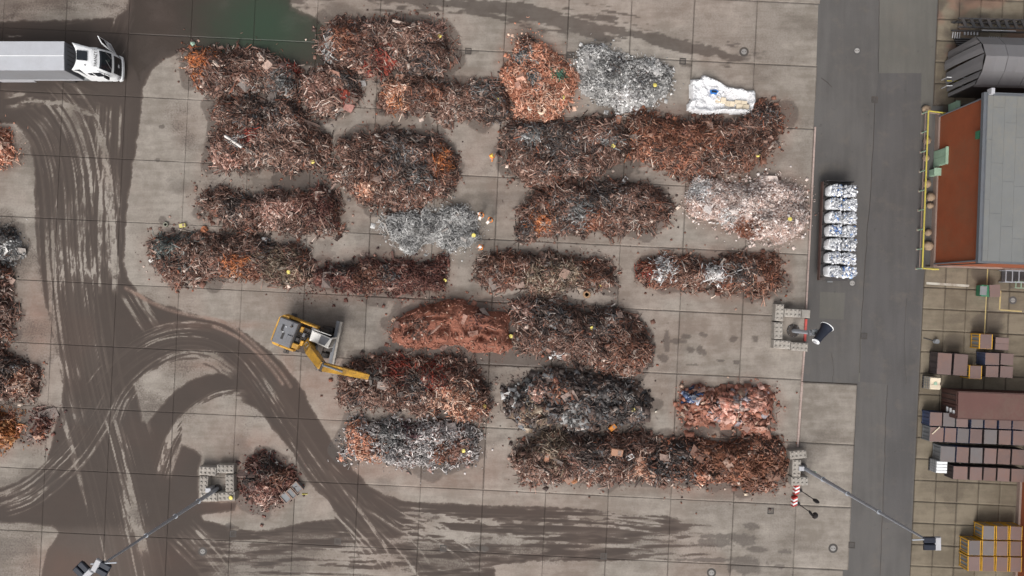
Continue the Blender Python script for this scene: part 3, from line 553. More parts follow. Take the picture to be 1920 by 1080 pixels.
def concrete_mat(name, c0, c1, edge=0.5, fields=True):
    m, T, b = new_mat(name)
    pos = nd(T, 'ShaderNodeNewGeometry').outputs['Position']
    rnd = nd(T, 'ShaderNodeObjectInfo').outputs['Random']
    n_big = noise(T, pos, 0.22, 5, 0.6); n_mid = noise(T, pos, 1.1, 5, 0.62); n_f = noise(T, pos, 6.0, 4, 0.65)
    st = nd(T, 'ShaderNodeMapping', {'Vector': pos, 'Scale': (0.35, 2.2, 1)}).outputs[0]
    n_st = noise(T, st, 0.9, 4, 0.6)
    f = mth(T, 'ADD', mth(T, 'MULTIPLY', n_big, 0.45), mth(T, 'ADD', mth(T, 'MULTIPLY', n_mid, 0.3), mth(T, 'MULTIPLY', n_st, 0.25)))
    f = mth(T, 'ADD', ramp(T, f, 0.38, 0.62), mth(T, 'MULTIPLY', mth(T, 'SUBTRACT', rnd, 0.5), 0.5), True)
    c = mixc(T, f, c0, c1)
    c = mixc(T, mth(T, 'MULTIPLY', ramp(T, n_f, 0.45, 0.7), 0.16), c, (0.10, 0.085, 0.075))
    at = nd(T, 'ShaderNodeAttribute', attribute_name='dirt')
    ed = nd(T, 'ShaderNodeAttribute', attribute_name='edge').outputs['Fac']
    sp = nd(T, 'ShaderNodeSeparateColor', {0: at.outputs['Color']})
    nn = mth(T, 'SUBTRACT', mth(T, 'ADD', mth(T, 'MULTIPLY', n_f, 0.6), mth(T, 'MULTIPLY', n_mid, 0.4)), 0.5)
    rs = mth(T, 'MULTIPLY', sp.outputs[2], mth(T, 'ADD', mth(T, 'MULTIPLY', n_f, 0.7), 0.45), True)
    c = mixc(T, mth(T, 'MULTIPLY', rs, 0.75), c, (0.235, 0.125, 0.092))
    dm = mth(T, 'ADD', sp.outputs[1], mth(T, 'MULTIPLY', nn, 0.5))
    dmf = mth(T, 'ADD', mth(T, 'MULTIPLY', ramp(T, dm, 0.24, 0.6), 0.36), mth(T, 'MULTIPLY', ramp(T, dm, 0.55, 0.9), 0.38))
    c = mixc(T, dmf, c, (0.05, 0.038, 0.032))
    md = mth(T, 'ADD', sp.outputs[0], mth(T, 'MULTIPLY', nn, 0.85))
    mdf = mth(T, 'ADD', mth(T, 'MULTIPLY', ramp(T, md, 0.26, 0.58), 0.80), mth(T, 'MULTIPLY', ramp(T, md, 0.02, 0.5), 0.17), True)
    mcol = mixc(T, mth(T, 'ADD', ramp(T, sp.outputs[0], 0.5, 1.0, 0.0, 0.75), mth(T, 'MULTIPLY', n_mid, 0.3), True), (0.092, 0.072, 0.061), (0.046, 0.035, 0.030))
    c = mixc(T, mdf, c, mcol)
    c = mixc(T, mth(T, 'MULTIPLY', rs, 0.3), c, (0.17, 0.085, 0.06))
    wet = mth(T, 'MULTIPLY', ramp(T, dm, 0.5, 0.85), ramp(T, md, 0.4, 0.7))
    c = mixc(T, mth(T, 'MULTIPLY', wet, 0.55), c, (0.035, 0.028, 0.022))
    c = mixc(T, mth(T, 'MULTIPLY', at.outputs['Alpha'], 0.6), c, (0.020, 0.056, 0.032))
    # dirt packed along the joints
    ej = mth(T, 'MULTIPLY', ramp(T, mth(T, 'ADD', ed, mth(T, 'MULTIPLY', nn, 0.5)), 0.35, 0.9), edge)
    c = mixc(T, ej, c, (0.045, 0.036, 0.030))
    T.links.new(c, b.inputs['Base Color'])
    r = nd(T, 'ShaderNodeMapRange', {0: mth(T, 'MAXIMUM', dmf, mth(T, 'MULTIPLY', wet, 1.4)), 1: 0.2, 2: 1.0, 3: 0.88, 4: 0.35})
    T.links.new(r.outputs[0], b.inputs['Roughness'])
    b.inputs['Specular IOR Level'].default_value = 0.3
    bp = nd(T, 'ShaderNodeBump', {'Strength': 0.35, 'Distance': 0.02, 'Height': n_f})
    T.links.new(bp.outputs[0], b.inputs['Normal'])
    return m
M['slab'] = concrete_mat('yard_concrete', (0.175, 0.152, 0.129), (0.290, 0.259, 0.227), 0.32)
M['slab_small'] = concrete_mat('lot_concrete', (0.122, 0.100, 0.072), (0.185, 0.155, 0.114), 0.4)
M['soil'] = pm('joint_soil', (0.085, 0.07, 0.058), 0.95, var=0.3, scale=0.8, dirtf=0.3, rand=0)

ground = MB().add([(-900, -900, -0.09), (900, -900, -0.09), (900, 900, -0.09), (-900, 900, -0.09)], [(0, 1, 2, 3)]).build('ground', M['soil'])
tag(ground, 'dark packed soil under the yard slabs', 'ground', kind='structure')

SLABS = []       # (corner quads on the survey grid, subdivisions, kind)
GAP = 0.2        # joint half width, survey units
def quad_slab(c00, e1, e2, w, h, n, kind):
    SLABS.append((np.array(c00, float), np.array(e1, float), np.array(e2, float), w, h, n, kind))
u1, u2 = E1 / 117.53, E2 / 117.53
for i in range(-12, 4):
    for j in range(-2, 9):
        c = yard(i, j)
        if i == 3:      # strip beyond the kerb, south part only
            if j < 5: continue
            top = 4.2 if j == 5 else 0
            quad_slab(c + u2 * (top + GAP) + u1 * GAP, u1, u2, 103.3 - 2 * GAP, 117.53 - top - 2 * GAP, 30, 'yard')
            continue
        mid = c + (E1 + E2) / 2
        if not (-140 < mid[0] < 2060 and -120 < mid[1] < 1200): continue
        quad_slab(c + u1 * GAP + u2 * GAP, u1, u2, 117.53 - 2 * GAP, 117.53 - 2 * GAP, 64 if (mid[0] < 700 or mid[1] > 900) and mid[0] < 1400 else 40, 'yard')
for (ox, oy), ni, nj in (((1762.0, -45.0), 6, 6), ((1734.5, 498.0), 6, 16)):
    for i in range(ni):
        for j in range(nj):
            c = np.array([ox, oy]) + u1 * 40.2 * i + u2 * 40.2 * j
            quad_slab(c + u1 * 0.22 + u2 * 0.22, u1, u2, 39.76, 39.76, 12, 'lot')
yard_root = bpy.data.objects.new('yard_paving', None); COL.objects.link(yard_root)
tag(yard_root, 'large square concrete slabs of the scrap yard', 'paving', kind='structure')
lot_root = bpy.data.objects.new('lot_paving', None); COL.objects.link(lot_root)
tag(lot_root, 'small square concrete slabs of the lot east of the road', 'paving', kind='structure')
pts = []; 
for c, e1, e2, w, h, n, kind in SLABS:
    a, bq = np.meshgrid(np.linspace(0, w, n + 1), np.linspace(0, h, n + 1))
    pts.append(c[None] + a.reshape(-1, 1) * e1[None] + bq.reshape(-1, 1) * e2[None])
ALLP = np.concatenate(pts)

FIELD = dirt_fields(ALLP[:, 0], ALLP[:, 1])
rs = np.random.default_rng(5)
off = 0
for (c, e1, e2, w, h, n, kind), P in zip(SLABS, pts):
    k = len(P); F = FIELD[off:off + k]; off += k
    if kind == 'lot':
        F = F.copy(); F[:, 0] = 0
        X, Y = P[:, 0], P[:, 1]
        F[:, 1] = np.maximum(0.75 * sstep(0.46, 0.68, fbm(X / 45, Y / 45, 201, 3)) * (Y < 200), 0.42 * sstep(0.5, 0.7, fbm(X / 35, Y / 35, 202, 3)))
        F[:, 1] = np.maximum(F[:, 1], 0.7 * sstep(1.25, 0.6, np.hypot((X - 1857) / 36, (Y - 605) / 26) + (fbm(X / 14, Y / 14, 205) - .5)))
        F[:, 1] = np.maximum(F[:, 1], 0.7 * sstep(1.1, 0.7, np.hypot((X - 1838) / 20, (Y - 512) / 20)))
        F[:, 1] = np.maximum(F[:, 1], 0.6 * sstep(1.2, 0.6, np.hypot((X - 1790) / 26, (Y - 640) / 18)))
        F[:, 2] = 0.7 * sstep(0.55, 0.7, fbm(X / 50, Y / 30, 203, 3)) * (Y < 130); F[:, 3] = 0
    dz = rs.uniform(-0.004, 0.004); 
    x = (P[:, 0] - 960) / S; y = (540 - P[:, 1]) / S
    org = (x.mean(), y.mean())
    tx, ty = rs.uniform(-0.0006, 0.0006, 2)
    z = dz + tx * (x - org[0]) + ty * (y - org[1])
    top = np.stack([x - org[0], y - org[1], z], 1)
    g = np.arange(k).reshape(n + 1, n + 1)
    rim = np.concatenate([g[0, :-1], g[:-1, -1], g[-1, :0:-1], g[:0:-1, 0]])
    low = top[rim].copy(); low[:, 2] = -0.075
    co = np.concatenate([top, low])
    q = np.stack([g[1:, :-1], g[1:, 1:], g[:-1, 1:], g[:-1, :-1]], -1).reshape(-1, 4)
    m = len(rim); r2 = np.roll(rim, -1); l1 = k + np.arange(m); l2 = np.roll(l1, -1)
    q = np.concatenate([q, np.stack([rim, r2, l2, l1], 1)])
    me = bpy.data.meshes.new('slab')
    me.vertices.add(len(co)); me.vertices.foreach_set('co', co.astype(np.float32).ravel())
    me.loops.add(q.size); me.loops.foreach_set('vertex_index', q.astype(np.int32).ravel())
    me.polygons.add(len(q)); me.polygons.foreach_set('loop_start', np.arange(0, q.size, 4, dtype=np.int32))
    me.update(calc_edges=True)
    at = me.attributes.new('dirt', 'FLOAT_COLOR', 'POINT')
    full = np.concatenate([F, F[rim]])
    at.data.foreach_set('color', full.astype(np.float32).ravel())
    # closeness to the slab's edge 1..0 over about a hand's width
    ii, jj = np.meshgrid(np.arange(n + 1), np.arange(n + 1))
    de = np.minimum(np.minimum(ii, n - ii) * w / n, np.minimum(jj, n - jj) * h / n).ravel()
    strength = np.clip(-0.75 + 2.9 * fbm(P[:, 0] / 60, P[:, 1] / 60, 210, 2), 0, 1.2)
    ed = np.clip(1 - de / (2.6 if kind == 'yard' else 1.6), 0, 1) * strength
    ea = me.attributes.new('edge', 'FLOAT', 'POINT')
    ea.data.foreach_set('value', np.concatenate([ed, np.ones(m)]).astype(np.float32))
    link_mesh('slab', me, M['slab' if kind == 'yard' else 'slab_small'], yard_root if kind == 'yard' else lot_root, (org[0], org[1], 0))

# ---- asphalt road: one bed with three laid strips, each slightly proud of the one below
def asphalt_mat(name, c0, c1):
    m, T, b = new_mat(name)
    pos = nd(T, 'ShaderNodeNewGeometry').outputs['Position']
    st = nd(T, 'ShaderNodeMapping', {'Vector': pos, 'Scale': (1.6, 0.16, 1)}).outputs[0]
    n1 = noise(T, pos, 0.16, 5); n2 = noise(T, st, 1.0, 4); n3 = noise(T, pos, 14, 3, 0.7)
    f = ramp(T, mth(T, 'ADD', mth(T, 'MULTIPLY', n1, 0.6), mth(T, 'MULTIPLY', n2, 0.4)), 0.38, 0.62)
    c = mixc(T, f, c0, c1)
    c = mixc(T, mth(T, 'MULTIPLY', ramp(T, n3, 0.4, 0.7), 0.3), c, (0.05, 0.048, 0.046))
    n4 = noise(T, pos, 0.55, 6, 0.7); n5 = noise(T, pos, 1.7, 4, 0.6)
    c = mixc(T, mth(T, 'MULTIPLY', ramp(T, n4, 0.5, 0.72), 0.4), c, (0.13, 0.112, 0.095))
    c = mixc(T, mth(T, 'MULTIPLY', ramp(T, n5, 0.66, 0.74), 0.45), c, (0.045, 0.042, 0.04))
    T.links.new(c, b.inputs['Base Color']); b.inputs['Roughness'].default_value = 0.85; b.inputs['Specular IOR Level'].default_value = 0.25
    bp = nd(T, 'ShaderNodeBump', {'Strength': 0.4, 'Distance': 0.01, 'Height': n3}); T.links.new(bp.outputs[0], b.inputs['Normal'])
    return m
M['asphalt'] = asphalt_mat('asphalt', (0.084, 0.079, 0.076), (0.105, 0.099, 0.095))
M['asphalt_b'] = asphalt_mat('asphalt_newer', (0.076, 0.072, 0.071), (0.092, 0.087, 0.086))
M['asphalt_c'] = asphalt_mat('asphalt_older', (0.102, 0.097, 0.087), (0.124, 0.117, 0.105))
def sheet(name, pts, mat, z0, z1, parent=None, **kw):
    q = [tuple(W(x, y, 0)[:2]) for x, y in pts][::-1]
    o = MB().prism(q, z0, z1).build(name, mat, parent)
    if kw: tag(o, **kw)
    return o
road = sheet('road', [(1541,-200),(1768,-200),(1758.5,0),(1750.5,160),(1749,199),(1768,199),(1756,496),(1733,496),(1726.5,640),(1717.5,830),(1706.5,1060),(1698,1250),(1571,1250),(1580,1082),(1581,1028),(1592,1027),(1600,880),(1607.5,719.5),(1502.5,714.5),(1507,628),(1517.8,403),(1529.8,152)], M['asphalt'], -0.07, 0.0,
             label='grey asphalt road running along the yard', cat='road', kind='structure')
for nm, pts_, mt in (('asphalt_strip', [(1658,-200),(1766,-200),(1757,0),(1749,160),(1746,262),(1726,262),(1728,137),(1648,137),(1649,0)], 'asphalt_c'),
                     ('asphalt_strip', [(1648,137.6),(1727,137.6),(1725,262),(1745,263),(1737,480),(1728,560),(1724,640),(1714,830),(1707,980),(1655,980),(1658,900),(1664,720),(1612,716),(1618,560),(1634,330),(1641,190)], 'asphalt_b'),
                     ('asphalt_strip', [(1538,547),(1584,549),(1582,599),(1536,597)], 'asphalt_c'),
                     ('asphalt_strip', [(1614,605),(1671,606),(1664,719),(1609,716)], 'asphalt_c')):
    sheet(nm, pts_, M[mt], -0.02, 0.006 if mt != 'asphalt_c' else 0.004, road)

# tar seams and cracks in the asphalt
for pts_, w in (([(1641,192),(1634,330),(1626,440),(1618,560),(1611,700)], .07), ([(1664,722),(1660,800),(1657,900),(1650,1080)], .07), ([(1540,146),(1548,152),(1560,163)], .09), ([(1649,0),(1648,60),(1647,135)], .05), ([(1700,560),(1695,640),(1699,720)], .04), ([(1560,720),(1563,690),(1558,660)], .04)):
    P_ = smooth_poly(pts_, False, 6); jr = np.random.default_rng(int(pts_[0][0]))
    P_ = P_ + jr.normal(0, .5, P_.shape); m = MB()
    for i, p in enumerate(P_):
        t_ = P_[min(i + 1, len(P_) - 1)] - P_[max(i - 1, 0)]; n_ = np.array([-t_[1], t_[0]]) / (np.hypot(*t_) + 1e-6) * w * S / 2
        for sg in (1, -1): q = p + n_ * sg; v = W(q[0], q[1]); m.v += [(v.x, v.y, .0085), (v.x, v.y, .002)]
        if i: o_ = 4 * i; m.f += [(o_ - 4, o_ - 2, o_ + 2, o_), (o_ - 4, o_, o_ + 1, o_ - 3), (o_ - 2, o_ - 1, o_ + 3, o_ + 2)]
    m.build('tar_seam', M['iron'], road)
# edge beam between yard and road
def edge_run(p, q, n, mat, w=0.16):
    for k in range(n):
        a = W(*(np.array(p) + (np.array(q) - np.array(p)) * (k + 0.01) / n)); b2 = W(*(np.array(p) + (np.array(q) - np.array(p)) * (k + 0.985) / n))
        MB().beam(a + Vector((0, 0, 0.035)), b2 + Vector((0, 0, 0.035)), w, 0.12).build('edge_stone', mat, edge_root)
edge_root = bpy.data.objects.new('kerb', None); COL.objects.link(edge_root)
tag(edge_root, 'pale edge kerb between the slabs and the asphalt with red painted lengths', 'kerb', kind='structure')
edge_run((1528,238), (1511,585), 18, M['kerb'])
edge_run((1511,598), (1508.5,640), 3, M['kerb_red'], 0.22)
edge_run((1508,655), (1503,715), 4, M['kerb'])
edge_run((1503.5,716), (1495,838), 7, M['kerb'], 0.2)

# painted lines in the lot
for nm, a, b2, mt, w in (('painted_line', (1737,531), (1817,536), 'line_white', 0.22), ('painted_line', (1876,545), (1874,581), 'line_yellow', 0.13), ('painted_line', (1875,581), (1916,584), 'line_yellow', 0.13), ('painted_line', (1852,500), (1845,640), 'line_yellow', 0.1)):
    pa, pb = W(*a), W(*b2)
    MB().beam(pa + Vector((0, 0, 0.010)), pb + Vector((0, 0, 0.010)), w, 0.006).build(nm, M[mt], lot_root)

# manholes and drains
def manhole(px, py, r, ring, label, mat='cover'):
    t = thing('manhole_cover', label, 'manhole', W(px, py, 0), 0, 'round manhole covers')
    MB().lathe([(r * 1.75, -0.03), (r * 1.75, 0.008), (r * 1.05, 0.012), (r * 1.05, -0.02)], 24).build('frame', M[ring], t)
    o = MB().lathe([(r, -0.03), (r, 0.016), (0.001, 0.02)], 24).build('lid', M[mat], t)
    for a in range(2):
        MB().box((0.5 * r * (1 - 2 * a), 0, 0.022), (0.12, 0.05, 0.012)).build('lifting_slot', M['iron'], t)
for a in ((1395,97,0.26,'iron','dark-ringed manhole cover on the wet band north of the white tarp'),
          (1607,95,0.24,'asphalt_b','pale manhole cover in the asphalt near the north end of the road'),
          (1598,531,0.24,'asphalt_b','pale manhole cover in the asphalt south of the bag trailer'),
          (1562,1028,0.26,'iron','dark-ringed manhole cover beside the road at the south'),
          (1334,1074,0.26,'iron','dark-ringed manhole cover by the south picture edge'),
          (1899,563,0.22,'asphalt_b','pale manhole cover inside the yellow lines of the lot'),
          (380,1034,0.24,'iron','muddy manhole cover in the tyre tracks south of the concrete blocks')):
    manhole(*a)
def drain(px, py, label):
    t = thing('drain_grate', label, 'drain', W(px, py, 0), -math.radians(2.8), 'square drain grates')
    f = MB()
    for sx, sy, dx, dy in ((0, .26, .62, .1), (0, -.26, .62, .1), (.26, 0, .1, .42), (-.26, 0, .1, .42)):
        f.box((sx, sy, 0.0), (dx, dy, 0.03))
    f.build('frame', M['iron'], t)
    MB().box((0, 0, -0.01), (0.42, 0.42, 0.012)).build('sump', M['black'], t)
    for k in range(5):
        MB().box((-0.16 + 0.08 * k, 0, 0.004), (0.035, 0.42, 0.02)).build('grate_bar', M['iron'], t)
for x, y, l in ((878,96,'square drain grate east of the northernmost heap'), (1280,115,'square drain grate north-west of the white tarp'), (1068,103,'square drain grate between the copper heap and the silver heap'),
                (1640,187,'square drain grate in the asphalt at the north'), (1620,630,'square drain grate in the asphalt level with the fog cannon'), (633,1015,'square drain grate on the muddy slabs, western one of two'),
                (831,1028,'square drain grate on the muddy slabs, eastern one of two'), (1132,1043,'square drain grate in the southern wet tracks'), (437,1001,'rusty drain grate south of the concrete block square'),
                (1445,958,'square drain grate west of the striped guards'), (1597,1022,'square drain grate at the notch of the asphalt edge')):
    drain(x, y, l)

# ---------------------------------------------------------------- scrap heaps
PAL = {
 'brown': [(2.6,(.055,.035,.030)),(3.2,(.122,.062,.046)),(.8,(.21,.078,.047)),(3,(.172,.096,.073)),(.6,(.145,.122,.112)),(1.8,(.285,.182,.145)),(.7,(.47,.37,.315))],
 'light': [(2.6,(.16,.088,.066)),(3,(.225,.13,.10)),(1.5,(.33,.215,.17)),(1.8,(.065,.043,.037)),(1.0,(.52,.43,.375)),(.35,(.2,.175,.16))],
 'dark': [(3,(.045,.035,.033)),(3,(.085,.060,.052)),(1.5,(.15,.10,.08)),(1.2,(.13,.13,.135)),(.6,(.30,.25,.22)),(.2,(.5,.45,.42))],
 'black': [(3.4,(.034,.030,.030)),(3,(.065,.057,.055)),(1.5,(.125,.118,.115)),(.8,(.24,.225,.22)),(.9,(.14,.085,.065))],
 'grey': [(3,(.10,.097,.095)),(3,(.185,.18,.176)),(1.6,(.31,.305,.30)),(1.4,(.05,.048,.047)),(.5,(.53,.52,.51)),(1,(.14,.09,.07))],
 'silver': [(2.0,(.17,.166,.162)),(3,(.36,.353,.345)),(3,(.51,.50,.49)),(1.7,(.70,.69,.675)),(.7,(.075,.07,.068))],
 'greypink': [(1.6,(.15,.138,.136)),(3,(.30,.275,.268)),(2.6,(.45,.42,.41)),(1.5,(.66,.61,.595)),(1.1,(.26,.16,.135)),(.5,(.07,.06,.058))],
 'white': [(2,(.45,.44,.44)),(3,(.62,.60,.60)),(2,(.75,.74,.73)),(1,(.25,.22,.2))],
 'rust': [(3,(.20,.078,.047)),(2,(.28,.118,.07)),(2,(.125,.052,.037)),(1,(.38,.21,.145)),(.9,(.06,.037,.03))],
 'orange': [(3,(.36,.115,.040)),(2,(.46,.19,.085)),(2,(.20,.065,.032)),(1,(.10,.045,.03))],
 'red': [(3,(.19,.034,.024)),(2,(.28,.055,.034)),(2,(.085,.032,.027)),(1,(.25,.13,.10))],
 'redbrown': [(3,(.105,.040,.032)),(3,(.155,.062,.047)),(2,(.055,.028,.026)),(1.3,(.22,.115,.09)),(.4,(.36,.26,.22))],
 'rustbrown': [(3,(.14,.062,.042)),(3,(.20,.095,.064)),(2,(.06,.035,.029)),(1.2,(.30,.18,.135)),(.4,(.46,.37,.31)),(.5,(.26,.085,.045))],
 'rustfine': [(4,(.19,.082,.048)),(3,(.145,.062,.04)),(1.5,(.25,.12,.075)),(1,(.08,.04,.03))],
 'rustorange': [(3,(.26,.09,.028)),(3,(.34,.14,.05)),(2,(.12,.04,.02)),(1,(.45,.25,.12))],
 'rustdust': [(4,(.25,.107,.072)),(3,(.30,.14,.10)),(1.5,(.15,.062,.045)),(.6,(.42,.29,.22))],
 'copper': [(3,(.46,.20,.125)),(3,(.56,.29,.20)),(2,(.31,.115,.07)),(1.6,(.70,.47,.36)),(1,(.13,.065,.048))],
 'copperlight': [(2,(.44,.20,.125)),(3,(.56,.33,.235)),(2,(.68,.50,.40)),(1.4,(.22,.09,.055)),(.7,(.09,.05,.04))],
 'pink': [(3,(.28,.145,.112)),(2.4,(.40,.245,.20)),(1.5,(.60,.46,.40)),(1.5,(.17,.09,.07)),(.7,(.06,.045,.04))],
 'pinkplate': [(3,(.46,.235,.18)),(3,(.55,.33,.27)),(2,(.36,.15,.11)),(1,(.27,.24,.26))],
 'pinkwhite': [(3,(.48,.365,.325)),(3,(.60,.50,.455)),(2.6,(.73,.66,.63)),(1.2,(.30,.185,.15)),(.5,(.14,.09,.075))],
 'olive': [(3,(.15,.105,.072)),(3,(.235,.175,.128)),(2,(.065,.049,.04)),(1.4,(.40,.33,.255)),(1.3,(.15,.08,.055))],
 'greengrey': [(3,(.075,.085,.08)),(3,(.13,.15,.14)),(2,(.04,.042,.042)),(1,(.26,.28,.27))],
 'green': [(3,(.05,.12,.075)),(2,(.12,.2,.15))],
 'blue': [(3,(.045,.075,.17)),(2,(.11,.15,.26)),(2,(.03,.035,.06)),(1,(.36,.38,.44))],
 'plum': [(3,(.075,.035,.042)),(3,(.12,.055,.062)),(1,(.24,.19,.19))],
}
BASE = {'silver': (.27,.264,.258), 'grey': (.085,.085,.09), 'white': (.4,.39,.38), 'pinkwhite': (.40,.28,.24), 'copper': (.28,.11,.068), 'copperlight': (.3,.12,.075), 'rustdust': (.245,.10,.068), 'rustfine': (.165,.07,.043),
        'rust': (.16,.062,.04), 'orange': (.26,.085,.035), 'red': (.12,.032,.025), 'redbrown': (.075,.035,.029), 'rustorange': (.18,.06,.022), 'black': (.03,.027,.027), 'dark': (.05,.038,.034), 'pink': (.2,.11,.085), 'blue': (.04,.05,.09)}
def base_col(p): return BASE.get(p, (.075,.047,.038))  # brown fines, darkened further to paint shade into gaps between pieces

# templates: P scales with the piece's length, Q with its thickness
def _boxfaces(): return [(3,2,1,0),(4,5,6,7)] + [(i,(i+1)%4,4+(i+1)%4,4+i) for i in range(4)]
def t_bar(a=1.0):
    P = [(-.5,0,0)]*4 + [(.5,0,0)]*4
    Q = [(0,-.5,-.5*a),(0,.5,-.5*a),(0,.5,.5*a),(0,-.5,.5*a)]*2
    return np.array(P,float), np.array(Q,float), _boxfaces()
def t_sweep(pts):
    pts = np.array(pts,float); n = len(pts); P=[]; Q=[]; F=[]
    for i in range(n):
        d = pts[min(i+1,n-1)] - pts[max(i-1,0)]; d /= np.linalg.norm(d)+1e-9
        a = np.cross(d,[0,0,1.0]); a /= np.linalg.norm(a)+1e-9; b = np.cross(a,d)
        for t in (0, 2.094, 4.189):
            P.append(pts[i]); Q.append((a*math.cos(t)+b*math.sin(t))*0.6)
    for i in range(n-1):
        for k in range(3):
            F.append((i*3+k,i*3+(k+1)%3,i*3+3+(k+1)%3,i*3+3+k))
    return np.array(P), np.array(Q), F
def t_plate(seed, asp=0.6):
    r = np.random.default_rng(seed); n = 3; P=[]; Q=[]
    for s in (-1,1):
        for j in range(2):
            for i in range(n):
                P.append((i/(n-1)-.5 + r.uniform(-.07,.07), (j-.5)*asp + r.uniform(-.07,.07), (i==1)*0.14*r.uniform(-1,1)+ r.uniform(-.04,.04))); Q.append((0,0,s*0.5))
    for k in range(6): P[6+k] = P[k]
    F = [(0,3,4,1),(1,4,5,2),(6,7,10,9),(7,8,11,10),(0,1,7,6),(1,2,8,7),(2,5,11,8),(5,4,10,11),(4,3,9,10),(3,0,6,9)]
    return np.array(P,float), np.array(Q,float), F
def t_chunk(seed):
    r = np.random.default_rng(seed)
    P = [(sx*.5*r.uniform(.6,1), sy*.4*r.uniform(.6,1), sz*.3*r.uniform(.6,1)) for sz in (-1,1) for sx,sy in ((-1,-1),(1,-1),(1,1),(-1,1))]
    return np.array(P,float), np.zeros((8,3)), _boxfaces()
_r = np.random.default_rng(3)
def _curl(n, a0, a1, r0, r1, lift): return [(math.cos(a0+(a1-a0)*i/(n-1))*(r0+(r1-r0)*i/(n-1)), math.sin(a0+(a1-a0)*i/(n-1))*(r0+(r1-r0)*i/(n-1)), lift*math.sin(i*1.3)) for i in range(n)]
TEMPL = {
 'bar': [t_bar(1.0), t_bar(0.4)],
 'bent': [t_sweep([(-.5,0,0),(0,.12,.05),(.5,-.05,0)]), t_sweep([(-.5,0,0),(.1,.0,.1),(.3,.35,0)]), t_sweep([(-.5,.1,0),(-.1,-.1,.1),(.2,.1,.02),(.5,0,.08)])],
 'curl': [t_sweep(_curl(6,0,4.2,.35,.35,.05)), t_sweep(_curl(6,0,5.5,.2,.45,.1)), t_sweep(_curl(5,0,2.6,.5,.45,.12))],
 'plate': [t_plate(1), t_plate(2,.9), t_plate(3,.4)],
 'chunk': [t_chunk(1), t_chunk(2), t_chunk(4)],
}
# style: pieces per m2, list of (type, share, length lo, hi, thickness lo, hi), tilt, individually built pieces per heap
STYLE = {
 'sticks': (60, [('bar',.40,.35,1.35,.035,.08),('bent',.30,.4,1.25,.035,.065),('curl',.09,.3,.8,.03,.05),('plate',.14,.18,.6,.02,.04),('chunk',.07,.15,.42,1,1)], .42, 24),
 'curls': (52, [('bar',.14,.3,.8,.04,.08),('bent',.26,.3,.8,.04,.07),('curl',.42,.25,.65,.045,.08),('plate',.10,.2,.5,.02,.04),('chunk',.08,.15,.35,1,1)], .5, 16),
 'shred': (95, [('bent',.38,.2,.5,.025,.045),('curl',.27,.15,.4,.025,.045),('plate',.27,.12,.34,.015,.03),('chunk',.08,.1,.24,1,1)], .6, 10),
 'wire': (85, [('bent',.5,.25,.75,.025,.045),('curl',.5,.2,.55,.025,.045)], .55, 6),
 'sheets': (40, [('bar',.18,.4,1.1,.05,.1),('bent',.22,.4,1.0,.045,.09),('plate',.42,.3,.9,.02,.05),('chunk',.18,.2,.5,1,1)], .5, 24),
 'plates': (16, [('plate',.55,.35,.95,.02,.05),('chunk',.25,.2,.55,1,1),('bent',.2,.3,.7,.04,.07)], .4, 26),
 'dust': (10, [('chunk',.5,.1,.3,1,1),('bent',.3,.3,.9,.04,.07),('bar',.2,.3,.7,.04,.07)], .4, 8),
 'dust2': (24, [('chunk',.35,.12,.35,1,1),('bent',.3,.3,.9,.04,.07),('bar',.2,.3,.9,.04,.08),('plate',.15,.2,.5,.02,.04)], .45, 16),
}
def scrap_mat(name, attr=True):
    m, T, b = new_mat(name)
    pos = nd(T, 'ShaderNodeNewGeometry').outputs['Position']
    if attr: c = nd(T, 'ShaderNodeAttribute', attribute_name='Col').outputs['Color']
    else: c = nd(T, 'ShaderNodeObjectInfo').outputs['Color']
    n = noise(T, pos, 5.0, 4, 0.65)
    k = nd(T, 'ShaderNodeMapRange', {0: n, 1: 0.25, 2: 0.75, 3: 0.62, 4: 1.38}).outputs[0]
    c = mixc(T, 1.0, c, nd(T, 'ShaderNodeCombineXYZ', {0: k, 1: k, 2: k}).outputs[0], 'MULTIPLY')
    T.links.new(c, b.inputs['Base Color']); b.inputs['Roughness'].default_value = 0.6; b.inputs['Specular IOR Level'].default_value = 0.35
    return m
def mound_mat():
    m, T, b = new_mat('scrap_fines_gap_shade')
    pos = nd(T, 'ShaderNodeNewGeometry').outputs['Position']
    c = nd(T, 'ShaderNodeAttribute', attribute_name='Col').outputs['Color']
    n = noise(T, pos, 3.0, 6, 0.7); n2 = noise(T, pos, 12.0, 4, 0.7)
    k = nd(T, 'ShaderNodeMapRange', {0: mth(T, 'ADD', mth(T, 'MULTIPLY', n, .6), mth(T, 'MULTIPLY', n2, .4)), 1: 0.3, 2: 0.7, 3: 0.65, 4: 1.3}).outputs[0]
    c = mixc(T, 1.0, c, nd(T, 'ShaderNodeCombineXYZ', {0: k, 1: k, 2: k}).outputs[0], 'MULTIPLY')
    T.links.new(c, b.inputs['Base Color']); b.inputs['Roughness'].default_value = 0.9; b.inputs['Specular IOR Level'].default_value = 0.2
    bp = nd(T, 'ShaderNodeBump', {'Strength': 0.9, 'Distance': 0.12, 'Height': n}); T.links.new(bp.outputs[0], b.inputs['Normal'])
    return m
M['scrap'] = scrap_mat('scrap_metal'); M['scrap_obj'] = scrap_mat('scrap_piece', False); M['mound'] = mound_mat()

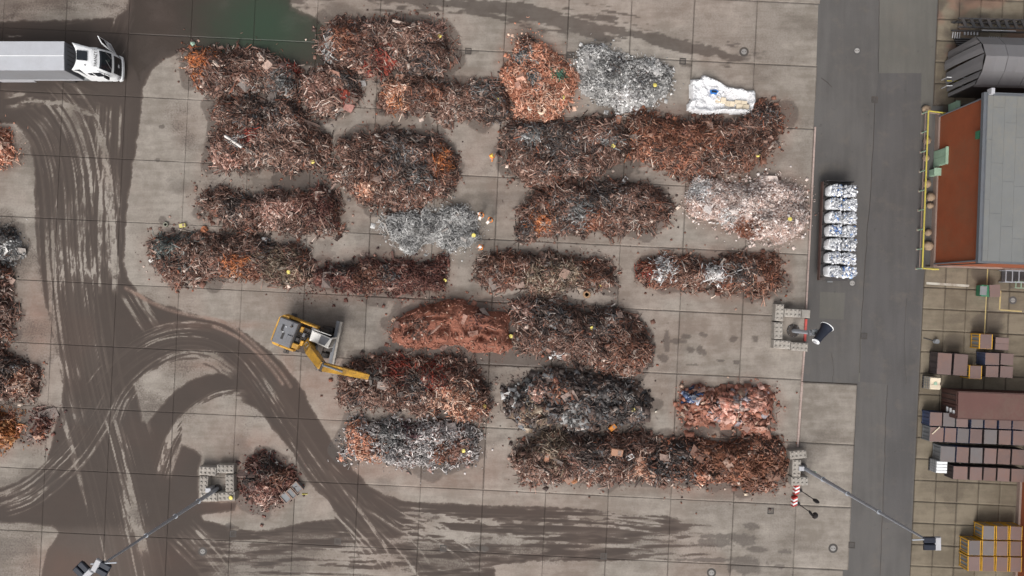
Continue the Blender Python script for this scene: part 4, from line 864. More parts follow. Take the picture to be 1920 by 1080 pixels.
def np_mesh(name, co, faces_flat, fsize, col=None):
    me = bpy.data.meshes.new(name)
    me.vertices.add(len(co)); me.vertices.foreach_set('co', co.astype(np.float32).ravel())
    me.loops.add(len(faces_flat)); me.loops.foreach_set('vertex_index', faces_flat.astype(np.int32))
    st = np.concatenate([[0], np.cumsum(fsize)[:-1]]).astype(np.int32)
    me.polygons.add(len(fsize)); me.polygons.foreach_set('loop_start', st)
    me.update(calc_edges=True)
    if col is not None:
        at = me.attributes.new('Col', 'FLOAT_COLOR', 'POINT')
        at.data.foreach_set('color', np.concatenate([col, np.ones((len(col), 1))], 1).astype(np.float32).ravel())
    return me
def scatter_mesh(name, groups):
    """groups: list of (template, pos Nx3, R Nx3x3, length N, thick N, col Nx3)"""
    cos, ffs, cols, n0 = [], [], [], 0
    for (P, Q, F), pos, R, L, Tk, col in groups:
        N = len(pos)
        if N == 0: continue
        loc = P[None] * L[:, None, None] + Q[None] * Tk[:, None, None]
        wv = np.einsum('nij,nkj->nki', R, loc) + pos[:, None, :]
        nv = len(P); F4 = np.array(F)
        cos.append(wv.reshape(-1, 3)); cols.append(np.repeat(col, nv, 0))
        ffs.append((F4[None] + (n0 + np.arange(N) * nv)[:, None, None]).reshape(-1, 4)); n0 += N * nv
    co = np.concatenate(cos); ff = np.concatenate(ffs); cl = np.concatenate(cols)
    return np_mesh(name, co, ff.ravel(), np.full(len(ff), 4), cl)
def frames(normal, yaw, tilt, rng):
    n = normal + rng.normal(0, tilt, normal.shape); n[:, 2] = np.abs(n[:, 2]) + 0.15
    n /= np.linalg.norm(n, axis=1, keepdims=True)
    h = np.stack([np.cos(yaw), np.sin(yaw), np.zeros_like(yaw)], 1)
    t = h - n * (h * n).sum(1, keepdims=True); t /= np.linalg.norm(t, axis=1, keepdims=True)
    b = np.cross(n, t)
    return np.stack([t, b, n], 2)
def pick_cols(pals, rng, xs=None, ys=None):
    # neighbours tend to be of one kind: the draw follows a noise field
    n = len(pals); u = rng.random(n)
    if xs is not None and n > 3:
        f = fbm(xs / 0.75 + 40, ys / 0.75 + 40, 701, 2)
        rk = np.argsort(np.argsort(f)) / n
        rk = (rk * 3.0) % 1.0
        u = 0.5 * u + 0.5 * rk; u = np.argsort(np.argsort(u)) / n
    out = np.zeros((len(pals), 3))
    for p in set(pals):
        ii = np.nonzero(pals == p)[0]
        w = np.array([a for a, c in PAL[p]], float); w /= w.sum()
        cc = np.array([c for a, c in PAL[p]])
        out[ii] = cc[np.minimum(np.searchsorted(np.cumsum(w), u[ii]), len(w) - 1)]
    k = rng.uniform(0.75, 1.25, n)
    if xs is not None: k = k * (0.55 + 0.9 * fbm(xs / 1.3 + 70, ys / 1.3 + 70, 702, 3))
    return out * k[:, None]
# shared meshes of the pieces one can pick out
PIECE = []
for nm, (P, Q, F), L, Tk in (('metal_bar', TEMPL['bar'][0], 1.0, .11), ('metal_bar', TEMPL['bent'][0], 1.0, .10), ('pipe', TEMPL['bent'][2], 1.2, .12), ('metal_sheet', TEMPL['plate'][0], .8, .03), ('metal_sheet', TEMPL['plate'][1], .75, .03), ('metal_strip', TEMPL['plate'][2], 1.0, .03), ('metal_block', TEMPL['chunk'][0], .6, 1), ('wire_coil', TEMPL['curl'][1], .8, .07)):
    me = bpy.data.meshes.new(nm); me.from_pydata([tuple(v) for v in (P * L + Q * Tk)], [], F); me.update(); me.materials.append(M['scrap_obj'])
    PIECE.append((nm, me))

HEIGHT_AT = []
def make_pile(k, poly, h, pal, style, patches, label):
    rng = np.random.default_rng(1000 + k)
    Pp = smooth_poly(poly, True, 3)
    kk = (HC - 0.35 * h) / HC
    x = CX + ((Pp[:, 0] - 960) / S - CX) * kk; y = CY + ((540 - Pp[:, 1]) / S - CY) * kk
    PW = np.stack([x, y], 1)
    c = PW.mean(0)
    root = thing('scrap_heap', label, 'scrap heap', (c[0], c[1], 0), 0, 'scrap heaps laid out over the yard')
    PL = PW - c
    pat = []
    for px, py, r, pp in patches:
        w = W(px, py, h * 0.7); pat.append((w.x - c[0], w.y - c[1], r / S, pp))
    lo = PL.min(0) - 0.6; hi = PL.max(0) + 0.6
    smoothness = style in ('dust',)
    def height(xx, yy):
        d = -sdf_poly(xx, yy, PL) + (fbm(xx / 0.9 + 50, yy / 0.9 + 50, k, 2) - 0.5) * 0.9 + (fbm(xx / 2.4 + 50, yy / 2.4 + 50, k + 60, 2) - 0.5) * 1.6 - 0.12
        t = np.clip(d / (0.8 * h), 0, 1)
        bump = fbm(xx / 2.2 + 31, yy / 2.2 + 17, 300 + k, 3)
        fine = fbm(xx / 0.7 + 31, yy / 0.7 + 17, 400 + k, 2) - 0.5
        if style == 'dust':
            lump = 1 - np.abs(2 * fbm(xx / 1.3 + 5, yy / 1.0 + 8, 350 + k, 2) - 1) * 2.2
            return h * (1 - (1 - t) ** 1.8) * (0.45 + 0.6 * bump + 0.32 * np.clip(lump, -0.6, 1)) + fine * 0.35 * np.clip(d / 0.6, 0, 1), d
        return h * 0.86 * (1 - (1 - t) ** 1.8) * (0.28 + 1.0 * bump) + fine * 0.7 * np.clip(d / 0.6, 0, 1), d
    def pal_at(xx, yy):
        pals = np.full(xx.shape, pal, dtype=object)
        sc = np.zeros(xx.shape)
        for (ax, ay, r, pp) in pat:
            q = 1.0 - np.hypot(xx - ax, yy - ay) / r + (rng.random(xx.shape) - 0.5) * 1.3 + (fbm(xx / .7 + 9, yy / .7 + 9, 77, 2) - .5) * 1.2
            m = q > np.maximum(sc, 0.22)
            pals[m] = pp; sc[m] = q[m]
        return pals
    step = 0.15 if smoothness or style == 'dust2' else 0.22
    gx = np.arange(lo[0], hi[0] + step, step); gy = np.arange(lo[1], hi[1] + step, step)
    GX, GY = np.meshgrid(gx, gy)
    Z, D = height(GX.ravel(), GY.ravel())
    ZG, DG = Z.reshape(GX.shape).copy(), D.reshape(GX.shape)
    def hgrid(xx, yy):
        fx = np.clip((xx - gx[0]) / step, 0, len(gx) - 1.001); fy = np.clip((yy - gy[0]) / step, 0, len(gy) - 1.001)
        i = fx.astype(int); j = fy.astype(int); fx = fx - i; fy = fy - j
        def lerp(G): return (G[j, i] * (1 - fx) + G[j, i + 1] * fx) * (1 - fy) + (G[j + 1, i] * (1 - fx) + G[j + 1, i + 1] * fx) * fy
        return lerp(ZG), lerp(DG)
    Z = np.where(D > 0, Z + 0.02, -0.06)
    bc = np.array([base_col(p) for p in pal_at(GX.ravel(), GY.ravel())]) * (0.8 + 0.4 * fbm(GX.ravel() / .5, GY.ravel() / .5, 500 + k, 2))[:, None]
    g = np.arange(GX.size).reshape(GX.shape)
    q = np.stack([g[:-1, :-1], g[:-1, 1:], g[1:, 1:], g[1:, :-1]], -1).reshape(-1, 4)
    q = q[(D[q] > 0).any(1)]
    used, inv = np.unique(q, return_inverse=True)
    co = np.stack([GX.ravel(), GY.ravel(), Z], 1)[used]
    me = np_mesh('mound', co, inv.ravel(), np.full(len(q), 4), bc[used])
    me.shade_smooth()
    link_mesh('mound', me, M['mound'], root)
    # loose pieces
    dens, types, tilt, nbig = STYLE[style]
    area = 0.5 * abs(np.dot(PL[:, 0], np.roll(PL[:, 1], -1)) - np.dot(PL[:, 1], np.roll(PL[:, 0], -1)))
    def sample(n):
        xs = rng.uniform(lo[0], hi[0], n * 4); ys = rng.uniform(lo[1], hi[1], n * 4)
        z, d = hgrid(xs, ys)
        keep = (d > 0) | ((d > -0.5) & (rng.random(len(d)) < 0.12))
        xs, ys, z, d = xs[keep][:n], ys[keep][:n], z[keep][:n], d[keep][:n]
        e = 0.25
        zx, _ = hgrid(xs + e, ys); zy, _ = hgrid(xs, ys + e)
        z = np.where(d > 0, z, 0.02)
        nn = np.stack([-(zx - z) / e, -(zy - z) / e, np.ones_like(z)], 1); nn[:, :2] = np.clip(nn[:, :2], -1.2, 1.2)
        nn[d <= 0] = (0, 0, 1)
        nn /= np.linalg.norm(nn, axis=1, keepdims=True)
        return xs, ys, z, nn
    groups = []
    for ty, share, l0, l1, t0, t1 in types:
        N = int(area * dens * share * (1.15 if k < 27 else 1))
        per = max(1, N // len(TEMPL[ty]))
        for tp in TEMPL[ty]:
            xs, ys, z, nn = sample(per)
            m = len(xs)
            sz = 0.65 + 0.8 * fbm(xs / 1.6 + 20, ys / 1.6 + 20, 703 + k, 2)
            L = rng.uniform(l0, l1, m) * sz; Tk = rng.uniform(t0, t1, m) * (1 if ty == 'chunk' else sz)
            yaw = 9.0 * fbm(xs / 1.5 + 20, ys / 1.5 + 20, 704 + k, 2) + rng.normal(0, 0.75, m)
            R = frames(nn, yaw, tilt, rng)
            lift = rng.uniform(-0.03, 0.27, m) + (0.06 if ty in ('bar', 'bent', 'curl') else 0)
            pos = np.stack([xs, ys, np.maximum(z + lift, 0.06)], 1)
            groups.append((tp, pos, R, L, Tk, pick_cols(pal_at(xs, ys), rng, xs, ys)))
    me = scatter_mesh('tangled_scrap', groups)
    o = link_mesh('tangled_scrap', me, M['scrap'], root); o['kind'] = 'stuff'
    # pieces that stand out singly
    xs, ys, z, nn = sample(nbig)
    pl = pal_at(xs, ys); cc = pick_cols(pl, rng)
    cc = cc * 0.75 + 0.25 * np.array([.5, .43, .38]) * rng.uniform(0.4, 1.3, (len(cc), 1))
    R = frames(nn, rng.uniform(0, 6.283, len(xs)), 0.25, rng)
    for i in range(len(xs)):
        opts = [3, 4, 5, 6, 3, 4] if style in ('plates', 'sheets') else [0, 1, 2, 0, 3, 4, 5, 6, 7]
        nm, me = PIECE[opts[rng.integers(len(opts))]]
        b = bpy.data.objects.new(nm, me); COL.objects.link(b); b.parent = root
        s = rng.uniform(0.75, 1.3) * (1.6 if rng.random() < 0.22 else 1.0)
        Mx = Matrix([list(R[i][0]) + [0], list(R[i][1]) + [0], list(R[i][2]) + [0], [0, 0, 0, 1]])
        b.matrix_local = Matrix.Translation((xs[i], ys[i], max(z[i], 0) + 0.16)) @ Mx @ Matrix.Scale(s, 4)
        b.color = (*np.clip(cc[i], 0.01, 0.85), 1)
    HEIGHT_AT.append((c, hgrid, lo, hi))
    return root

HEAPS = [make_pile(k, *p) for k, p in enumerate(PILES)]
def heap_z(x, y):
    """top of the heaps under a world position"""
    zb = 0.0
    for c, hf, lo, hi in HEIGHT_AT:
        if not (lo[0] < x - c[0] < hi[0] and lo[1] < y - c[1] < hi[1]): continue
        z, d = hf(np.array([x - c[0]]), np.array([y - c[1]]))
        if d[0] > 0: zb = max(zb, float(z[0]))
    return zb

# ---------------------------------------------------------------- articulated lorry
def make_truck():
    X0, Y0 = -37.18, 20.92
    t = thing('articulated_lorry', 'white cab lorry with a grey box trailer and one cab door open', 'lorry', (X0, Y0, 0))
    LV = [(0.42, -0.10, 1.20), (0.62, 0.0, 1.24), (1.15, 0.0, 1.25), (1.75, -0.10, 1.24), (2.0, -0.16, 1.23), (2.5, -0.36, 1.19), (2.95, -0.56, 1.13), (3.2, -0.82, 1.07), (3.42, -1.15, 1.0), (3.5, -1.45, 0.94)]
    def lv(z):
        for (a, b) in zip(LV, LV[1:]):
            if a[0] <= z <= b[0]:
                f = (z - a[0]) / (b[0] - a[0]); return a[1] + (b[1] - a[1]) * f, a[2] + (b[2] - a[2]) * f
        return LV[-1][1:]
    def front(z, tt, o=0.0):
        xf, hw = lv(z); a = abs(tt)
        return (xf - 0.10 * a * a - 0.34 * a ** 9 + o, tt * (hw + o * 0.5), z)
    ts = [-1, -.985, -.95, -.88, -.75, -.5, -.2, .2, .5, .75, .88, .95, .985, 1]
    cab = MB(); n = len(ts) + 2
    for z, xf, hw in LV:
        cab.v += [(-2.30, hw, z)] + [] ; cab.v += [front(z, q) for q in ts[::-1]] + [(-2.30, -hw, z)]
    for k in range(len(LV) - 1):
        for i in range(n):
            j = (i + 1) % n
            cab.f.append((k * n + j, k * n + i, (k + 1) * n + i, (k + 1) * n + j))
    cab.f.append(tuple(range(n))); cab.f.append(tuple(range((len(LV) - 1) * n + n - 1, (len(LV) - 1) * n - 1, -1)))
    body = cab.build('cab', M['white_paint'], t)
    def patch(name, mat, zs, t0, t1, o, par, m=9):
        p = MB(); tt = [t0 + (t1 - t0) * i / (m - 1) for i in range(m)]
        for z in zs: p.v += [front(z, q, o) for q in tt]
        for k in range(len(zs) - 1):
            for i in range(m - 1): p.f.append((k * m + i, k * m + i + 1, (k + 1) * m + i + 1, (k + 1) * m + i))
        return p.build(name, mat, par)
    ws = patch('windscreen', M['glass_dark'], [1.98, 2.2, 2.5, 2.75, 2.95, 3.05], -.93, .93, 0.015, body)
    MB().beam(front(2.02, -.5, .04), front(2.6, .1, .04), .04, .03).build('wiper', M['black'], body)
    MB().beam(front(2.02, .3, .04), front(2.6, .75, .04), .04, .03).build('wiper', M['black'], body)
    gr = patch('grille', M['black'], [0.62, 0.95, 1.3, 1.72], -.66, .66, 0.014, body)
    for z in (0.8, 1.05, 1.3, 1.55):
        patch('grille_slat', M['steel_dark'], [z - 0.035, z + 0.035], -.6, .6, 0.03, body)
    MB().box((0.02, 0.0, 1.12), (0.05, 0.30, 0.16)).build('badge', M['lamp_grey'], body)
    for sgn in (-1, 1):
        patch('headlight', M['lamp_grey'], [0.62, 0.8, 0.98], sgn * .70, sgn * .93, 0.018, body, 5)
    bum = MB().prism([(-.25, -1.22), (0.02, -1.1), (0.10, -.6), (0.12, 0), (0.10, .6), (0.02, 1.1), (-.25, 1.22)], 0.32, 0.58).build('bumper', M['white_paint'], t)
    # side windows, hanging on the flanks
    def side(name, xs, zs, sgn, mat, o):
        p = MB()
        for x, z in zip(xs, zs): p.v.append((x, sgn * (lv(z)[1] + o), z))
        p.f.append(tuple(range(len(xs))) if sgn < 0 else tuple(range(len(xs) - 1, -1, -1)))
        return p.build(name, mat, body)
    side('side_window', (-1.45, -.62, -.78, -1.45), (2.0, 2.0, 2.85, 2.85), -1, M['glass_dark'], 0.012)
    side('rear_side_window', (-1.95, -1.55, -1.55, -1.95), (2.35, 2.2, 2.8, 2.75), -1, M['glass_dark'], 0.012)
    side('door_opening_shade', (-1.55, -.5, -.5, -.8, -1.55), (0.9, 0.9, 1.95, 2.85, 2.85), 1, M['black'], 0.012)  # flat black sheet painted for the shade inside the open cab
    # roof spoiler with swept-back ears
    sp = MB(); ns, nt = 7, 13
    def rf(s, q, dz=0):
        a = abs(q); return (-1.15 - s * (1.10 + 0.42 * a ** 2.2), q * (0.96 + 0.27 * s), 3.42 + 0.50 * s ** 0.8 - 0.12 * a ** 6 * (1 - s) + dz)
    for dz in (0, -0.05):
        for i in range(ns):
            for j in range(nt): sp.v.append(rf(i / (ns - 1), -1 + 2 * j / (nt - 1), dz))
    o2 = ns * nt
    for i in range(ns - 1):
        for j in range(nt - 1):
            a = i * nt + j; sp.f.append((a, a + 1, a + nt + 1, a + nt)); sp.f.append((o2 + a + nt, o2 + a + nt + 1, o2 + a + 1, o2 + a))
    for i in range(ns - 1):
        a, b = i * nt, (i + 1) * nt; sp.f.append((a, b, o2 + b, o2 + a)); a += nt - 1; b += nt - 1; sp.f.append((b, a, o2 + a, o2 + b))
    for j in range(nt - 1):
        a = (ns - 1) * nt + j; sp.f.append((a, a + 1, o2 + a + 1, o2 + a))
    sp.build('roof_spoiler', M['white_paint'], t, smooth=True)
    for sgn in (-1, 1):
        q = MB(); prof = [(-2.28, 0.75), (-2.28, 3.45), (-2.62, 3.8), (-2.72, 3.7), (-2.62, 3.0), (-2.78, 1.0), (-2.75, 0.75)]
        q.yprism(prof, sgn * 1.235 - 0.02, sgn * 1.235 + 0.02); q.build('side_fairing', M['white_paint'], t)
    MB().box((-1.82, 0.10, 3.80), (0.84, 0.86, 0.05), M=Matrix.Rotation(math.radians(20), 3, 'Y')).build('roof_hatch', M['glass_dark'], t)
    for x in (-1.62, -1.95):
        MB().lathe([(0.045, 0), (0.045, 0.1), (0.001, 0.11)], 8, c=(x, -0.72, 3.62)).build('roof_horn', M['black'], t)
    # lettering across the front of the roof, read from the passenger side
    cu = bpy.data.curves.new('lettering', 'FONT'); cu.body = 'TRANZYT'; cu.size = 0.36; cu.extrude = 0.004; cu.align_x = 'CENTER'; cu.align_y = 'CENTER'; cu.space_character = 1.05
    tmp = bpy.data.objects.new('lettering_source', cu); COL.objects.link(tmp)
    bpy.context.view_layer.update()
    lme = bpy.data.meshes.new_from_object(tmp.evaluated_get(bpy.context.evaluated_depsgraph_get())); bpy.data.objects.remove(tmp)
    lme.name = 'lettering'; lme.materials.clear()
    lt = link_mesh('lettering', lme, M['black'], body)
    lt.location = (-0.88, 0.05, 3.31); lt.rotation_euler = Matrix(((0, -0.80, 0.60), (1, 0, 0), (0, 0.60, 0.80))).to_euler()
    # open door, hinged at the front, swung outwards
    dr = MB(); a = math.radians(62); hx, hy = -0.42, 1.26
    def dp(u, z): return Vector((hx - u * math.cos(a), hy + u * math.sin(a), z))
    def panel(pts, th, mat, name, par):
        nrm = Vector((math.sin(a), math.cos(a), 0)); m = MB(); n = len(pts)
        m.v = [tuple(dp(u, z) + nrm * th) for u, z in pts] + [tuple(dp(u, z) - nrm * th) for u, z in pts]
        m.f = [tuple(range(n)), tuple(range(2 * n - 1, n - 1, -1))] + [(i, n + i, n + (i + 1) % n, (i + 1) % n) for i in range(n)]
        return m.build(name, mat, par)
    door = panel([(0, .85), (1.08, .85), (1.08, 2.9), (0.34, 2.9), (0.05, 2.0)], 0.035, M['white_paint'], 'door', t)
    panel([(0.20, 2.05), (0.98, 2.05), (0.98, 2.8), (0.42, 2.8)], 0.042, M['glass_dark'], 'door_window', door)
    panel([(0.75, 1.75), (0.98, 1.75), (0.98, 1.85), (0.75, 1.85)], 0.05, M['black'], 'handle', door)
    panel([(0.12, 1.0), (0.85, 1.0), (0.85, 1.5), (0.12, 1.5)], 0.045, M['lamp_grey'], 'door_lining', door)
    for sgn in (-1,):
        MB().box((-0.42, sgn * 1.42, 2.35), (0.14, 0.26, 0.75), ch=0.04).build('mirror', M['black'], t)
        MB().beam((-0.45, sgn * 1.2, 2.6), (-0.42, sgn * 1.42, 2.6), 0.05, 0.05).build('mirror_arm', M['black'], t)
    # tractor chassis
    MB().box((-3.9, 0, 0.85), (4.6, 0.95, 0.3)).build('chassis', M['machine_dark'], t)
    rk = MB()
    for y in (-.55, .35): rk.beam((-2.62, y, 2.2), (-2.62, y, 3.0), .05, .05)
    rk.beam((-2.62, -.55, 3.0), (-2.62, .35, 3.0), .05, .05); rk.beam((-2.62, -.55, 2.2), (-2.62, .35, 2.2), .05, .05)
    rk.build('hose_rack', M['steel'], t)
    MB().box((-3.2, -0.85, 0.75), (1.0, 0.6, 0.6), ch=0.1).build('fuel_tank', M['steel'], t)
    def wheel(x, y, r=0.5, w=0.32):
        R = Matrix.Rotation(math.pi / 2, 3, 'X')
        wh = MB().lathe([(r * .62, -w / 2), (r * .96, -w / 2), (r, -w / 2 + .04), (r, w / 2 - .04), (r * .96, w / 2), (r * .62, w / 2)], 20, R, (x, y, r)).build('wheel', M['rubber'], t)
        MB().lathe([(r * .62, -w * .45), (r * .3, -w * .3), (r * .3, w * .3), (r * .62, w * .45)], 14, R, (x, y, r)).build('rim', M['lamp_grey'], wh)
    for x in (-1.45, -5.0, -12.2, -13.5, -14.8):
        for y in (-1.08, 1.08): wheel(x, y)
    # trailer
    f, r_, hw = -3.32, -17.4, 1.30
    tb = MB().box(((f + r_) / 2, 0, 2.55), (f - r_, 2 * hw, 2.8)).build('trailer_body', M['trailer_side'], t)
    for s in (-1, 1):
        q = MB(); q.add([(f + .01, 0.012 * s, 4.02), (r_, 0.012 * s, 4.02), (r_, s * (hw + .01), 3.97), (f + .01, s * (hw + .01), 3.97), (f + .01, 0.012 * s, 3.952), (r_, 0.012 * s, 3.952), (r_, s * (hw + .01), 3.952), (f + .01, s * (hw + .01), 3.952)],
                        [(0, 1, 2, 3), (7, 6, 5, 4), (0, 3, 7, 4), (3, 2, 6, 7), (2, 1, 5, 6), (1, 0, 4, 5)])
        q.build('roof_panel', M['trailer_roof'], tb)
    MB().beam((f, 0, 4.022), (r_, 0, 4.022), 0.06, 0.02).build('roof_ridge', M['white_paint'], tb)
    for s in (-1, 1): MB().beam((f, s * (hw + .015), 1.2), (r_, s * (hw + .015), 1.2), 0.05, 0.16).build('side_rail', M['lamp_grey'], tb)
    MB().box((f + 0.02, 0, 2.52), (0.04, 2 * hw - .06, 2.7)).build('front_wall', M['trailer_front'], tb)
    for k in range(6): MB().box((f + 0.05, -1.0 + 0.4 * k, 3.1), (0.04, 0.05, 0.9)).build('front_rib', M['machine_dark'], tb)
    MB().beam((-8.2, -1.28, .75), (-11.5, -1.28, .75), 0.04, 0.5).build('side_guard', M['lamp_grey'], t)
    MB().box((-10.5, 0, 1.0), (13.0, 1.0, 0.25)).build('trailer_chassis', M['machine_dark'], t)
    for s in (-1, 1): MB().box((-6.4, s * .7, .6), (.15, .15, 1.0)).build('landing_leg', M['steel_dark'], t)
make_truck()

# ---------------------------------------------------------------- material handler (excavator)
def make_excavator():
    org = W(578, 636, 1.5); org.z = 0
    rz = -math.radians(21)
    t = thing('excavator', 'yellow material handler with a white cab reaching over a scrap heap', 'excavator', org, rz)
    c, s = math.cos(-rz), math.sin(-rz)
    def L(px, py, z):
        w = W(px, py, z) - org; return Vector((w.x * c - w.y * s, w.x * s + w.y * c, z))
    q = lambda cx, cy, z: L(490 + cx / 6.75, 570 + cy / 6.75, z)
    # undercarriage (turned a little against the upper works)
    ur = math.radians(21 - 12.5)
    def U(u, v, z): return Vector((u * math.cos(ur) - v * math.sin(ur), u * math.sin(ur) + v * math.cos(ur), z))
    und = MB(); und.box((0.1, 0, .85), (4.4, 1.5, .5), ur); und.box(U(-1.3, 0, .8), (.5, 2.5, .4), ur); und.box(U(1.5, 0, .8), (.5, 2.5, .4), ur)
    und.build('undercarriage', M['machine_dark'], t)
    for u in (-1.35, 1.45):
        for v in (-1.22, 1.22):
            R = Matrix.Rotation(ur, 3, 'Z') @ Matrix.Rotation(math.pi / 2, 3, 'X')
            wh = MB().lathe([(.34, -.26), (.56, -.26), (.6, -.2), (.6, .2), (.56, .26), (.34, .26)], 18, R, U(u, v, .6)).build('wheel', M['rubber'], t)
            MB().lathe([(.34, -.2), (.15, -.1), (.15, .1), (.34, .2)], 12, R, U(u, v, .6)).build('rim', M['yellow_machine'], wh)
    p0, p1 = q(1010, 225, .7), q(905, 760, .7)
    bl = MB().beam(p0, p1, .34, .55).build('dozer_blade', M['block'], t)
    MB().beam(p0 + Vector((-.2, 0, .32)), p1 + Vector((-.2, 0, .32)), .3, .08).build('blade_lip', M['machine_grey'], bl)
    for v in (-.6, .6): MB().beam(U(1.6, v, .8), U(2.5, v, .65), .2, .22).build('blade_arm', M['machine_grey'], t)
    for v in (-1.75, 1.75):
        o = MB().beam(U(-2.0, v * .5, .8), U(-2.2, v, .5), .26, .28).build('outrigger', M['machine_dark'], t)
        MB().box(U(-2.2, v, .12), (.5, .4, .1), ur).build('outrigger_pad', M['steel_dark'], o)
    MB().lathe([(.85, .95), (.85, 1.2)], 24).build('slew_ring', M['machine_dark'], t)
    # upper works
    MB().box((-.6, 0, 1.3), (4.4, 2.8, .24)).build('deck', M['machine_dark'], t)
    cw = MB().prism([(-2.1, -1.5), (-2.1, 1.5), (-2.68, 1.5), (-3.02, 1.15), (-3.06, 0), (-3.02, -1.15), (-2.68, -1.5)][::-1], 1.15, 2.42, 0.03).build('counterweight', M['yellow_machine'], t)
    hd = MB().box((-1.95, 0, 2.05), (1.78, 2.42, 1.32), ch=.08).build('engine_cover', M['machine_grey'], t)
    for v in (.35, -.35): MB().box((-2.15 + (.12 if v < 0 else -.12), v * 1.0, 2.72), (.22, .62, .04)).build('vent', M['black'], hd)
    for (u, v) in ((-2.0, .55), (-2.1, 0.0)): MB().lathe([(.05, 0), (.05, .08), (.001, .09)], 8, c=(u, v, 2.71)).build('filler_cap', M['white_paint'], hd)
    MB().box((-1.35, -.45, 2.76), (.5, .75, .1), ch=.03).build('air_filter_box', M['machine_grey'], hd)
    for v, u0, u1, z in ((1.40, -2.4, .6, 2.1), (-1.40, -2.4, -.75, 2.1)):
        MB().box(((u0 + u1) / 2, v, 1.75), (u1 - u0, .2, .8), ch=.04).build('side_panel', M['yellow_machine'], t)
    MB().box((-.85, -.95, 1.75), (.75, .5, .7), ch=.05).build('tool_box', M['yellow_machine'], t)
    hs_ = MB()
    for k in range(5): hs_.tube((-1.05, .75 - .18 * k, 1.95), (-.1, .6 - .16 * k, 1.75 + .08 * (k % 2)), .045, n=6)
    hs_.build('hydraulic_lines', M['machine_dark'], t)
    MB().box((-.6, .1, 1.62), (.8, 1.7, .36)).build('valve_block', M['machine_dark'], t)
    for (u, v, w, l, z, mt) in ((-.75, .7, .3, .5, 2.0, 'yellow_machine'), (-.4, .3, .25, .4, 2.05, 'machine_grey'), (-.8, -.3, .3, .35, 2.1, 'steel_dark'), (-.35, -.5, .3, .5, 1.95, 'yellow_machine'), (-.1, .85, .3, .3, 1.9, 'machine_dark')):
        MB().box((u, v, z - .15), (w, l, .35), ch=.04).build('pump_housing', M[mt], t)
    for k in range(3): MB().tube((-2.6 + .1 * k, 1.42, 2.1), (-2.6 + .1 * k, 1.42, 2.2), .03, n=6).build('grab_rail_foot', M['steel_dark'], t)
    MB().tube((-2.5, 1.42, 2.22), (.4, 1.42, 2.22), .025, n=6).build('grab_rail', M['yellow_machine'], t)
    MB().tube((-1.5, .75, 2.7), (-1.5, .75, 3.05), .09, n=10).build('exhaust', M['machine_dark'], t)
    MB().box((.2, 1.0, 1.55), (.35, .55, .5)).build('step_box', M['machine_grey'], t)
    # cab
    zc = 3.45
    C4 = [q(650, 338, zc), q(888, 440, zc), q(835, 557, zc), q(612, 457, zc)]
    ctr = sum(C4, Vector()) / 4
    cabin = MB(); low = [Vector((p.x, p.y, 1.5)) for p in C4]; mid = [ctr.lerp(p, 1.0) for p in C4]
    cabin.v = [tuple(p) for p in low] + [(p.x, p.y, zc - .1) for p in mid]
    cabin.f = [(0, 1, 2, 3), (7, 6, 5, 4)] + [(i, 4 + i, 4 + (i + 1) % 4, (i + 1) % 4) for i in range(4)]
    cb = cabin.build('cab', M['glass_dark'], t)
    rf = MB(); n = 4; big = [ctr.lerp(p, 1.04) for p in C4]
    rf.v = [(p.x, p.y, zc - .1) for p in big] + [(p.x, p.y, zc) for p in big] + [(ctr.lerp(p, .9).x, ctr.lerp(p, .9).y, zc + .05) for p in C4]
    rf.f = [(0, 1, 2, 3)] + [(i + r, 4 + i + r, 4 + (i + 1) % 4 + r, (i + 1) % 4 + r) for r in (0, 4) for i in range(4)] + [(11, 10, 9, 8)]
    roof = rf.build('cab_roof', M['cab_white'], t)
    hat = [q(757, 395, zc + .06), q(868, 442, zc + .06), q(800, 528, zc + .06), q(720, 492, zc + .06)]
    hb = MB().prism([(p.x, p.y) for p in hat], zc + .04, zc + .085); hb.f = [tuple(reversed(f)) for f in hb.f]
    hb.build('roof_window', M['machine_grey'], roof)
    for i in range(4):
        MB().beam(low[i], Vector((C4[i].x, C4[i].y, zc - .1)), .12, .12).build('cab_pillar', M['cab_white'], cb)
    MB().beam(q(665, 325, 3.3), q(885, 400, 3.2), .08, .1).build('cab_guard', M['cab_white'], t)
    # boom, stick, grab
    b0, b1, b2 = q(600, 490, 1.9), q(640, 610, 4.2), q(770, 790, 6.6)
    bm = MB(); bm.beam(b0, b1, .8, .7, .76, .85); bm.build('boom', M['yellow_machine'], t)
    bu = MB().beam(b1, b2, .74, .85, .66, .6).build('boom_upper', M['yellow_machine'], t)
    for k in (-1, 1):
        MB().tube(b0 + Vector((.7, .25 * k, .1)), b1 + Vector((.3, .38 * k, -.1)), .1, n=8).build('boom_cylinder', M['steel'], t)
    hr = MB()
    a0, a1 = q(560, 500, 3.2), q(725, 815, 6.5)
    d = (a1 - a0); side = Vector((d.y, -d.x, 0)).normalized() * .22
    for k in (-1, 1): hr.tube(a0 + side * k, a1 + side * k, .035, n=6)
    for k in range(9): hr.tube(a0.lerp(a1, k / 8) + side, a0.lerp(a1, k / 8) - side, .025, n=5)
    hr.build('hose_guard', M['steel'], t)
    s1 = q(1345, 918, 3.3)
    st = MB().beam(b2, s1, .74, .65, .46, .45).build('stick', M['yellow_machine'], t)
    MB().tube(b2 - Vector((.0, .45, 0)), b2 + Vector((0, .45, 0)), .16, n=12).build('elbow_pin', M['machine_dark'], t)
    MB().tube(b2 + Vector((.1, .2, .45)), b2.lerp(s1, .45) + Vector((0, 0, .42)), .09, n=8).build('stick_cylinder', M['steel'], st)
    for f in (.02, .1): MB().box(b2.lerp(s1, f) + Vector((0, 0, .34)), (.12, .2, .06)).build('bracket', M['machine_dark'], st)
